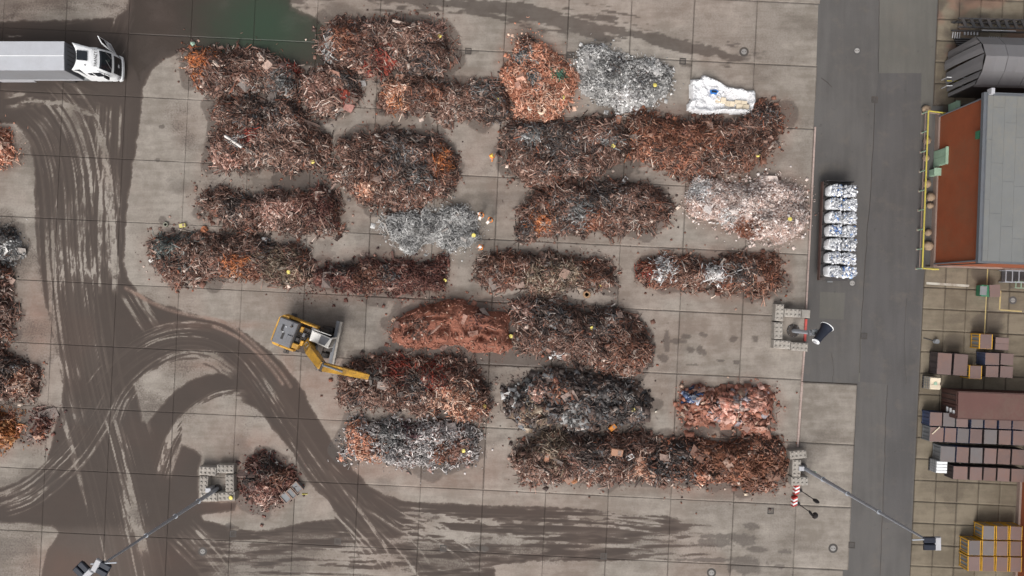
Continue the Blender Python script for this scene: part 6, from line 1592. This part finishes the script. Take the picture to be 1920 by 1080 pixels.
# ---------------------------------------------------------------- fabric storage tent
def make_tent():
    zc, ze = 5.2, 3.9
    p0 = W(1778, 140); rz = -math.radians(1.5)
    t = thing('storage_tent', 'grey fabric storage tent with slit front curtains', 'tent', p0, rz)
    hw = 2.15; Ln = 12.0
    N_, Sx = hw, -hw
    rf = MB()
    prof = [(hw + .12, ze - .25), (hw, ze), (hw * .55, zc - .42), (0, zc), (-hw * .55, zc - .42), (-hw, ze), (-hw - .12, ze - .25)]
    bays = 6
    for k in range(bays):
        x0, x1 = Ln * k / bays + .02, Ln * (k + 1) / bays - .02
        m = MB()
        for dz in (0, -.04):
            for x in (x0, (x0 + x1) / 2, x1):
                sag = .05 if x not in (x0, x1) else 0
                for y, z in prof: m.v.append((x, y, z - sag + dz))
        n = len(prof)
        for r in (0, 1):
            for i in range(n - 1): m.f.append((r * n + i, (r + 1) * n + i, (r + 1) * n + i + 1, r * n + i + 1)); m.f.append((3 * n + r * n + i + 1, 3 * n + (r + 1) * n + i + 1, 3 * n + (r + 1) * n + i, 3 * n + r * n + i))
        for r0 in (0, 2):
            for i in range(n - 1): m.f.append((r0 * n + i, r0 * n + i + 1, 3 * n + r0 * n + i + 1, 3 * n + r0 * n + i))
        m.build('roof_cloth', M['tent'], t)
    def ytop(y): 
        y = abs(y)
        for (a, za), (b, zb) in zip(prof[3:], prof[4:]):
            if -b >= y >= -a: return za + (zb - za) * ((y + a) / (-b + a) if b != a else 0)
        return ze
    cuts = [2.15, 1.45, .3, -1.05, -1.75, -2.15]
    for k, (a, b) in enumerate(zip(cuts, cuts[1:])):
        gp = (.05, .07, .03, .09, .05)[k]; bulge = (.10, .40, .25, .12, .0)[k]
        q = MB(); y0, y1 = a - gp * (k > 0), b + gp * (k < 4)
        vs = []
        for th in (0, .04):
            for f in (0, .33, .66, 1):
                z0_, z1_ = ytop(y0) - .1, ytop(y1) - .1
                xo = -bulge * math.sin(math.pi * (1 - f) * .6) + th
                vs += [(xo, y0 - (.12 * (1 - f) if k in (1, 2) else 0), .05 + (z0_ - .05) * f), (xo - .05, (y0 + y1) / 2, .05 + ((z0_ + z1_) / 2 - .05) * f), (xo, y1, .05 + (z1_ - .05) * f)]
        for o_ in (0, 12):
            for f in range(3):
                for i in range(2):
                    a_ = o_ + f * 3 + i; q.f.append((a_, a_ + 3, a_ + 4, a_ + 1) if o_ == 0 else (a_ + 1, a_ + 4, a_ + 3, a_))
        for f in range(3):
            q.f.append((f * 3, 12 + f * 3, 15 + f * 3, 3 + f * 3)); q.f.append((f * 3 + 2, 5 + f * 3, 17 + f * 3, 14 + f * 3))
        q.v = vs; q.build('curtain', M['tent'], t)
    for y in (-hw, hw):
        for x in (.3, 4, 8, 11.8): MB().box((x, y * .96, ze / 2), (.14, .14, ze)).build('post', M['steel'], t)
    MB().box((Ln / 2, hw + .05, 1.9), (Ln, .05, 3.7)).build('side_cloth', M['tent'], t)
    MB().box((Ln / 2, -hw - .02, 1.9), (Ln, .05, 3.7)).build('side_cloth', M['steel_dark'], t)  # south cloth coloured dark, its shaded side painted in
    MB().box((Ln - .1, 0, 2), (.05, 4.1, 4)).build('rear_cloth', M['steel_dark'], t)
make_tent()

# rack of dark steel frames north of the tent, and a barrier in front of it
def make_frames():
    p = W(1780, 55); t = thing('frame_stack', 'stack of dark steel lattice frames north of the grey tent', 'steel frames', p, -math.radians(1.5))
    for z in (.35, 1.25):
        for y in (.55, -.25): MB().beam((0, y, z), (7.0, y, z), .12, .14).build('rail', M['steel_dark'], t)
    for k in range(9):
        x = .35 + .8 * k
        MB().beam((x, .55, 1.33), (x + .35, -.25, 1.33), .26, .1).build('cross_member', M['steel_dark'], t)
        MB().beam((x, .55, .1), (x, .55, 1.3), .1, .1).build('upright', M['steel_dark'], t)
    MB().beam((2.4, -.45, 1.1), (5.6, -.45, 1.1), .07, .07).build('loose_tube', M['lamp_grey'], t)
    for k in range(4): MB().beam((.05 + .22 * k, -.45, .5), (.05 + .22 * k, -1.0, .4), .05, .08).build('fork', M['lamp_grey'], t)
    for k in range(5): MB().beam((3.6 + .22 * k, -.75, .4), (3.6 + .22 * k, -1.1, .35), .05, .08).build('fork', M['lamp_grey'], t)
    t2 = thing('frame_rest', 'lower stack of dark steel beams between the lattice frames and the tent', 'steel beams', W(1785, 79), -math.radians(1.5))
    for k in range(4): MB().beam((.1 * k, .25 - .2 * k, .25), (5.5, .25 - .2 * k, .3), .12, .2).build('beam', M['steel_dark'], t2)
    for k in range(5): MB().box((1.0 + .3 * k, .75, .3), (.1, .3, .12)).build('clip', M['lamp_grey'], t2)
    t3 = thing('barrier_frame', 'small white and yellow barrier frame in front of the grey tent', 'barrier', W(1764, 166), -math.radians(1.5))
    for y, mt in ((0, 'white_paint'), (.45, 'rail_yellow'), (.8, 'white_paint')):
        MB().beam((0, y, .9), (1.9, y, .9), .07, .07).build('rail', M[mt], t3)
    for x, y in ((.05, 0), (1.85, 0), (.05, .8), (1.85, .8)): MB().beam((x, y, 0), (x, y, .9), .06, .06).build('leg', M['lamp_grey'], t3)
    t4 = thing('pipe_rack', 'dark tubular rack squeezed between the tent and the orange hall', 'rack', W(1788, 208), -math.radians(1.5))
    for k in range(4): MB().beam((.25 + .5 * k, .55, .1), (.25 + .5 * k, .2, 1.3), .06, .06).build('upright', M['steel'], t4)
    for z in (.4, .9, 1.3): MB().beam((0, .3, z), (2.4, .3, z), .06, .06).build('rail', M['steel_dark'], t4)
    t5 = thing('service_post', 'pale green service post at the north corner of the orange hall', 'post', W(1781, 205))
    MB().box((0, 0, .6), (.3, .9, 1.2), ch=.03).build('housing', M['green_pale'], t5); MB().box((0, 0, 1.23), (.36, .96, .05)).build('cap', M['green_pale'], t5)
make_frames()

# ---------------------------------------------------------------- container and stacked boxes
def make_container():
    h = 2.45; p = W(1764, 752); rz = -math.radians(2.0)
    # ground corner of the end wall, length runs east
    t = thing('shipping_container', 'long brown shipping container with white stencil marks on its end', 'container', p, rz)
    Lc, wd = 12.0, 2.55
    MB().box((Lc / 2 + .04, 0, h / 2 + .08), (Lc - .08, wd - .1, h - .16)).build('body', M['container'], t)
    for s in (-1, 1):
        for z in (.12, h - .06): MB().beam((0, s * (wd / 2 - .05), z), (Lc, s * (wd / 2 - .05), z), .12, .14).build('side_rail', M['container_end'], t)
        MB().box((.06, s * (wd / 2 - .07), h / 2), (.14, .16, h - .02)).build('corner_post', M['container_end'], t)
        k = 0
        x = .4
        while x < Lc - .3:
            MB().box((x, s * (wd / 2 - .035), h / 2), (.14, .05, h - .35)).build('side_rib', M['container'], t); x += .5
    rf = MB().box((Lc / 2, 0, h + .0), (Lc - .1, wd - .2, .03)).build('roof', M['container'], t)
    for k in range(2):
        d = MB().box((.0, -.6 + 1.2 * k, h / 2), (.06, 1.12, h - .25)).build('door', M['container_end'], t)
        for y in (-.25, .25): MB().tube((-.05, -.6 + 1.2 * k + y, .2), (-.05, -.6 + 1.2 * k + y, h - .2), .025, n=6).build('lock_bar', M['steel_dark'], d)
        for z, w_, y in ((1.55, .40, 0), (1.05, .5, .05), (2.0, .34, -.1)):
            if k == 0: MB().box((-.034, -.62 + y, z), (.01, w_, .3)).build('stencil_mark', M['white_paint'], d)
    MB().beam((-.01, -.9, 1.0), (-.01, -.9, 1.5), .012, .05).build('stencil_mark', M['white_paint'], t)
make_container()

PROTO = {}
def crate_proto(kind, lidm=None):
    t = thing('storage_box', 'x', 'storage box')
    w, l, h = 1.18, 1.38, 1.3
    body = {'brown': 'crate_body', 'blue': 'crate_blue', 'grey': 'crate_grey', 'yellow': 'crate_grey', 'plank': 'crate_body'}[kind]
    lid = {'yellow': 'crate_lid', 'yellowgrey': 'lid_grey'}.get(kind, 'crate_lid')
    b = MB().box((0, 0, .68), (w - .08, l - .08, 1.14)).build('body', M[body], t)
    for x in (-1, 1):
        for y in (-1, 1):
            MB().box((x * (w / 2 - .05), y * (l / 2 - .05), .62), (.1, .1, 1.24)).build('post', M['yellow' if kind == 'yellow' else body], t)
            MB().box((x * (w / 2 - .12), y * (l / 2 - .12), .05), (.16, .16, .1)).build('foot', M['crate_body'], t)
    for nm, z in (('top_frame', 1.225), ('bottom_frame', .12)):
        def rect(a, zz): return [(-w / 2 + a, -l / 2 + a, zz), (w / 2 - a, -l / 2 + a, zz), (w / 2 - a, l / 2 - a, zz), (-w / 2 + a, l / 2 - a, zz)]
        fr = MB(); vs = rect(0, z) + rect(0, z + .08) + rect(.07, z + .08) + rect(.07, z)
        fr.add(vs, [(q * 4 + i, q * 4 + (i + 1) % 4, (q + 1) % 4 * 4 + (i + 1) % 4, (q + 1) % 4 * 4 + i) for q in range(4) for i in range(4)])
        fr.build(nm, M['yellow' if kind == 'yellow' else body], t)
    if lidm: lid = lidm
    if kind == 'plank':
        for k in range(2): MB().box((0, -.33 + .67 * k, 1.31), (w, .64, .05)).build('lid_plank', M['crate_lid'], t)
    else:
        ins = .16 if kind == 'yellow' else .02
        MB().box((0, 0, 1.315), (w - ins, l - .03, .05), ch=.012).build('lid', M[lid], t)
    for k in range(3): MB().box((-w / 2 + .025, -.4 + .4 * k, .68), (.05, .06, .95)).build('rib', M['yellow' if kind == 'yellow' else body], t)
    for k in range(3): MB().box((-.35 + .35 * k, l / 2 - .025, .68), (.06, .05, .95)).build('rib', M['yellow' if kind == 'yellow' else body], t)
    return t
rb = random.Random(9)
def crate(kind, px0, py0, px1, py1, label, group, z=0.0, ang=3.0, lid=None):
    """box whose top spans the given survey rectangle"""
    h = 1.34
    p = W((px0 + px1) / 2, (py0 + py1) / 2, z + h); k = (HC - h - z) / HC / S
    sx, sy = (px1 - px0 - 1.2) * k / 1.18, (py1 - py0 - 1.2) * k / 1.38
    if (kind, lid) not in PROTO: PROTO[(kind, lid)] = c = crate_proto(kind, lid)
    else: c = copy_tree(PROTO[(kind, lid)])
    c.location = (p.x, p.y, z); c.scale = (sx, sy, 1); c.rotation_euler = (0, 0, -math.radians(ang + rb.uniform(-1.2, 1.2)))
    tag(c, label, 'storage box', group)
    return c
ORD = ['first', 'second', 'third', 'fourth', 'fifth', 'sixth', 'seventh', 'eighth']
GB = 'brown-lidded boxes south of the container'
rows = [(772.5, 799.5, [(1743,1767),(1768,1791.5),(1793,1816),(1821,1844),(1846,1870),(1873,1897),(1899,1923)]),
        (800.5, 829, [(1743,1770),(1771,1793.5),(1794.5,1817),(1818.5,1842),(1845,1870),(1872.5,1896.5),(1899,1923)]),
        (835.5, 866, [(1763,1791.5),(1793,1817),(1819,1843),(1845,1869),(1870.5,1895),(1897,1922)]),
        (872, 898, [(1787,1815),(1818,1842),(1844,1868),(1870,1894),(1896,1921)])]
rn = ['top row', 'second row', 'third row', 'bottom row']
for r, (y0, y1, xs) in enumerate(rows):
    for i, (x0, x1) in enumerate(xs):
        dy = (x0 - 1743) * .043
        kind = 'blue' if (r, i) in ((0, 0),) else ('grey' if (r, i) in ((2, 0), (0, 2), (1, 0)) else rb.choice(['brown', 'brown', 'blue']))
        crate(kind, x0, y0 + dy, x1, y1 + dy, f'{ORD[i]} lidded box from the road in the {rn[r]} below the container', GB, lid=('lid_grey' if (r, i) in ((0, 1), (0, 3), (1, 2), (2, 2), (2, 0), (1, 4)) else None))
GU = 'boxes north of the container'
crate('yellow', 1836, 626, 1862, 655, 'yellow-framed box standing alone at the north of the box group', GU)
crate('plank', 1866, 632, 1892, 657, 'low box with a two-plank lid east of the lone yellow-framed box', GU)
crate('brown', 1757, 661, 1785, 703, 'long lidded box nearest the road north of the container', GU)
crate('brown', 1788, 663, 1815, 705, 'long lidded box next to the one nearest the road', GU)
crate('blue', 1847, 661, 1874.5, 685, 'blue-grey sided box at the north-west of a square of four', GU)
crate('brown', 1876, 662, 1901, 685, 'lidded box at the north-east of a square of four', GU)
crate('brown', 1848, 685.5, 1873, 708, 'lidded box at the south-west of a square of four', GU)
crate('brown', 1875, 686, 1900, 709, 'lidded box at the south-east of a square of four', GU)
crate('yellow', 1817, 685, 1842, 711, 'yellow-edged box touching the square of four', GU)
GY = 'yellow-framed boxes at the south-east'
for r, (y0, y1, xs) in enumerate(((985, 1012, [(1842,1866.5),(1867.5,1892),(1893,1918)]), (1013, 1042, [(1815,1840),(1841,1866),(1867,1891.5),(1893,1917)]), (1043, 1071.5, [(1814.5,1839.5),(1840.5,1866),(1867,1891.5),(1893,1917)]))):
    for i, (x0, x1) in enumerate(xs):
        dy = (x0 - 1815) * .02
        crate('yellow', x0, y0 + dy, x1, y1 + dy, f'{ORD[i]} yellow-framed box from the road in the {("north", "middle", "south")[r]} row at the south-east', GY, ang=1.5, lid=('lid_grey' if (r, i) in ((0, 0), (1, 1), (1, 0)) else None))
# white totes
def tote(px, py, label, ribbed):
    p = W(px, py, 1.2); p.z = 0
    t = thing('caged_tote', label, 'tote', p, -math.radians(3), 'pale totes among the boxes')
    MB().box((0, 0, .68), (1.0, 1.15, .95), ch=.06).build('tank', M['cream' if not ribbed else 'lamp_grey'], t)
    MB().box((0, 0, .09), (1.1, 1.2, .14)).build('pallet', M['steel_dark'], t)
    for k in range(5): MB().box((-.56, -.5 + .25 * k, .65), (.03, .03, 1.1)).build('cage_bar', M['steel'], t)
    for z in (.3, .6, .9, 1.18): MB().box((-.56, 0, z), (.03, 1.15, .03)).build('cage_bar', M['steel'], t)
    if ribbed:
        for k in range(4): MB().box((0, -.42 + .28 * k, 1.19), (1.0, .24, .08), ch=.03).build('top_rib', M['white_paint'], t)
    else:
        MB().lathe([(.16, 1.15), (.16, 1.24), (.001, 1.25)], 14, c=(0, 0, 0)).build('filler_cap', M['green_pale'], t)
        for k in (-1, 1): MB().box((0, k * .32, 1.17), (1.0, .4, .05), ch=.015).build('top_panel', M['cream'], t)
tote(1754, 719, 'cream caged tote by the road at the container end', False)
tote(1766, 876, 'white ribbed tote at the road end of the bottom box row', True)
# green bin, steel rack, odd bits in the lot
t = thing('tipping_bin', 'green wheeled bin with a grey front and a faded red lid', 'bin', W(1829, 545), -math.radians(4))
MB().box((.55, 0, .5), (1.1, 1.0, .8), top=1.1).build('tub', M['green'], t); MB().box((.12, 0, .92), (.55, .85, .06), M=Matrix.Rotation(-.3, 3, 'Y')).build('front_flap', M['crate_grey'], t)
MB().box((1.15, .05, 1.0), (1.0, 1.15, .06), .12).build('lid', M['crate_lid'], t)
for x in (.2, .9):
    for y in (-.42, .42): MB().lathe([(.1, -.04), (.1, .04)], 10, Matrix.Rotation(math.pi / 2, 3, 'X'), (x, y, .1)).build('caster', M['rubber'], t)
t = thing('steel_rack', 'grey tubular steel rack south of the orange hall', 'rack', W(1872, 518), -math.radians(2))
for y in (-.55, .55):
    for z in (.15, .9): MB().beam((0, y, z), (3.4, y, z), .07, .07).build('rail', M['galv'], t)
for k in range(6):
    x = .05 + .62 * k
    MB().beam((x, -.55, .92), (x, .55, .92), .07, .06).build('rung', M['galv'], t)
    for y in (-.55, .55): MB().beam((x, y, 0), (x, y, .9), .06, .06).build('leg', M['galv'], t)
MB().box((1.8, 0, .12), (3.2, 1.0, .05)).build('tray', M['steel_dark'], t)
t = thing('rack_cart', 'green-edged trolley beside the grey tubular rack', 'trolley', W(1894, 534), -math.radians(2))
for y in (-.3, .3): MB().beam((0, y, .6), (2.2, y, .6), .06, .06).build('rail', M['green_pale'], t)
for x in (.1, .6, 2.1):
    MB().beam((x, -.3, .6), (x, .3, .6), .06, .06).build('rung', M['green_pale'], t)
    for y in (-.3, .3): MB().beam((x, y, 0), (x, y, .6), .05, .05).build('leg', M['steel'], t)
t = thing('hose_reel', 'small grey hose reel and bent tube on the lot slabs', 'hose reel', W(1753, 640), .6)
MB().lathe([(.22, 0), (.22, .08), (.1, .1), (.1, .3), (.22, .32), (.22, .38)], 14).build('reel', M['steel'], t); MB().tube((0, 0, .05), (-.75, .9, .04), .04, n=6).build('tube', M['steel_dark'], t)
t = thing('timber_batten', 'pale batten lying across a box lid', 'batten', W(1755, 807, 1.4), .75); t.location.z = 1.375
for k in range(2): MB().box((-.25 + .5 * k, 0, .03), (.5, .08, .06)).build('half', M['cream'], t)

# ---------------------------------------------------------------- workers
def person(px, py, rz, label, lean=0.0, helmet=None, hold=None, trousers='trousers', top='hivis', step=.12):
    p = W(px, py, 1.3); p.z = 0
    t = thing('person', label, 'person', p, rz, 'workers in the yard')
    # joints: x forward, y left
    J, E, Rd, Zn = [], [], [], []
    def j(v, r, parent, zone):
        J.append(Vector(v)); Rd.append(r); Zn.append(zone)
        if parent is not None: E.append((parent, len(J) - 1))
        return len(J) - 1
    sn = math.sin(lean)
    pel = j((0, 0, .96), (.15, .12), None, 2); wai = j((.06 * sn, 0, 1.1), (.145, .11), pel, 1); che = j((.35 * sn, 0, 1.34), (.17, .125), wai, 1)
    nek = j((.5 * sn, 0, 1.49), (.065, .065), che, 0); hd0 = j((.56 * sn + .02, 0, 1.60), (.088, .095), nek, 0); hd1 = j((.6 * sn + .03, 0, 1.70), (.08, .085), hd0, 0)
    for s in (-1, 1):
        hip = j((0, s * .1, .9), (.095, .095), pel, 2); kn = j((.03 + step * s * .5, s * .11, .5), (.065, .065), hip, 2); an = j((-.02 + step * s, s * .11, .1), (.045, .045), kn, 2); toe = j((.15 + step * s, s * .12, .045), (.04, .035), an, 2)
        sh = j((.36 * sn, s * .19, 1.42), (.072, .072), che, 1); el = j((.10 + .3 * sn, s * .25, 1.16), (.05, .05), sh, 1); wr = j((.33 + .25 * sn, s * .16, 1.12), (.033, .03), el, 1); pa = j((.40 + .25 * sn, s * .14, 1.12), (.032, .02), wr, 0)
        for f in range(4):
            yo = s * (.14 + (f - 1.5) * .022); ln = (.075, .085, .08, .062)[f]
            k1 = j((.44 + .25 * sn, yo, 1.12), (.0095, .009), pa, 0); k2 = j((.44 + ln * .6 + .25 * sn, yo, 1.115), (.009, .0085), k1, 0); j((.44 + ln + .25 * sn, yo, 1.095), (.008, .008), k2, 0)
        tb = j((.40 + .25 * sn, s * .105, 1.135), (.010, .010), pa, 0); j((.45 + .25 * sn, s * .09, 1.14), (.009, .009), tb, 0)
    me = bpy.data.meshes.new('body'); me.from_pydata([tuple(v) for v in J], E, [])
    tmp = bpy.data.objects.new('body_source', me); COL.objects.link(tmp)
    sk = tmp.modifiers.new('skin', 'SKIN'); sk.use_smooth_shade = True
    for i, sv in enumerate(me.skin_vertices[0].data): sv.radius = Rd[i]; sv.use_root = (i == 0)
    sb = tmp.modifiers.new('sub', 'SUBSURF'); sb.levels = sb.render_levels = 1
    bpy.context.view_layer.update()
    bm_ = bpy.data.meshes.new_from_object(tmp.evaluated_get(bpy.context.evaluated_depsgraph_get())); bm_.name = 'body'
    bpy.data.objects.remove(tmp)
    bm_.materials.clear()
    for mn in ('skin', top, trousers): bm_.materials.append(M[mn])
    JJ = np.array([tuple(v) for v in J]); zz = np.array(Zn)
    for f in bm_.polygons:
        c = np.array(f.center); f.material_index = int(zz[np.argmin(((JJ - c) ** 2).sum(1))])
    link_mesh('body', bm_, None, t)
    hx, hz = .6 * sn + .03, 1.70
    if helmet:
        MB().lathe([(.155, -.01), (.15, .0), (.13, .02), (.125, .07), (.09, .13), (.001, .155)], 16, c=(hx - .005, 0, hz)).build('helmet', M[helmet], t, smooth=True)
        MB().prism([(hx + .08, -.09), (hx + .19, -.05), (hx + .19, .05), (hx + .08, .09)], hz - .005, hz + .012).build('helmet_peak', M[helmet], t)
    else:
        m = MB().lathe([(.098, -.06), (.108, 0), (.10, .06), (.06, .1), (.001, .112)], 14, c=(hx - .012, 0, hz - .01)); m.build('hair', M['hair'], t, smooth=True)
    fx = .56 * sn + .02
    MB().box((fx + .1, 0, 1.62), (.035, .03, .045), top=.5).build('nose', M['skin'], t)
    for s in (-1, 1):
        MB().box((fx, s * .098, 1.63), (.04, .02, .06)).build('ear', M['skin'], t); MB().lathe([(.012, 0), (.001, .006)], 8, Matrix.Rotation(math.pi / 2, 3, 'Y'), (fx + .088, s * .035, 1.655)).build('eye', M['hair'], t)
    MB().box((fx + .088, 0, 1.57), (.012, .05, .01)).build('mouth', M['hair'], t)
    # reflective bands on the jacket
    for z, r, cx_ in ((1.12, .165, .06 * sn), (1.30, .19, .3 * sn)):
        MB().lathe([(r, -.025), (r + .004, 0), (r, .025)], 18, Matrix.Diagonal((.84, 1.06, 1)), (cx_, 0, z), cap=False).build('reflective_band', M['paper'], t)
    if hold:
        q = thing('clipboard' if hold == 'board' else 'sample_bag', label_hold, 'clipboard' if hold == 'board' else 'bag', p + Vector((math.cos(rz) * (.5 + .25 * sn), math.sin(rz) * (.5 + .25 * sn), 1.135)), rz)
        MB().box((0, 0, .0), (.34, .26, .014)).build('board', M['cream'], q); MB().box((-.01, 0, .012), (.30, .22, .008)).build('paper_sheet', M['paper'], q); MB().box((.14, 0, .022), (.03, .1, .016)).build('clip', M['steel'], q)
label_hold = ''
person(921, 295, math.radians(60), 'worker in orange jacket and trousers walking alone between two scrap heaps', .12, 'helmet_y', None, 'hivis', 'hivis')
label_hold = 'white clipboard held by the western of the two paired workers'
person(904, 399, math.radians(-115), 'dark-haired worker in orange vest holding papers, western of the pair', .22, None, 'board')
label_hold = 'white clipboard held by the eastern of the two paired workers'
person(922, 409, math.radians(-135), 'dark-haired worker in orange vest holding papers, eastern of the pair', .22, None, 'board')
person(905, 461, math.radians(-150), 'worker in a pale helmet bending at the foot of the silver wire heap', .35, 'helmet_w', None)

# ---------------------------------------------------------------- small litter trodden out from the heaps
def litter():
    rng = np.random.default_rng(321); xs, ys, cs = [], [], []
    for poly, h, pal, st, pat, lab in PILES:
        P = smooth_poly(poly, True, 3); n = int(len(P) * 8)
        for _ in range(n):
            a = P[rng.integers(len(P))]; d = abs(rng.normal(0, 15)) + 1; th = rng.uniform(0, 6.28)
            xs.append(a[0] + d * math.cos(th)); ys.append(a[1] + d * math.sin(th)); cs.append(pal)
    xs, ys = np.array(xs), np.array(ys); N = len(xs)
    pos = np.stack([(xs - 960) / S, (540 - ys) / S, np.full(N, .045)], 1)
    R = frames(np.tile([0, 0, 1.0], (N, 1)), rng.uniform(0, 6.28, N), .15, rng)
    col = pick_cols(np.array(cs, dtype=object), rng)
    L = rng.uniform(.05, .24, N) * np.where(rng.random(N) < .12, 2.2, 1); ks = rng.integers(0, 4, N); gr = []
    for k, tp in enumerate((TEMPL['bar'][1], TEMPL['plate'][1], TEMPL['chunk'][0], TEMPL['bent'][1])):
        i = np.nonzero(ks == k)[0]; gr.append((tp, pos[i], R[i], L[i], np.full(len(i), .035), col[i]))
    o = link_mesh('litter', scatter_mesh('litter', gr), M['scrap']); tag(o, 'scattered chips and wire ends trodden out around the heaps', 'litter', kind='stuff')
litter()
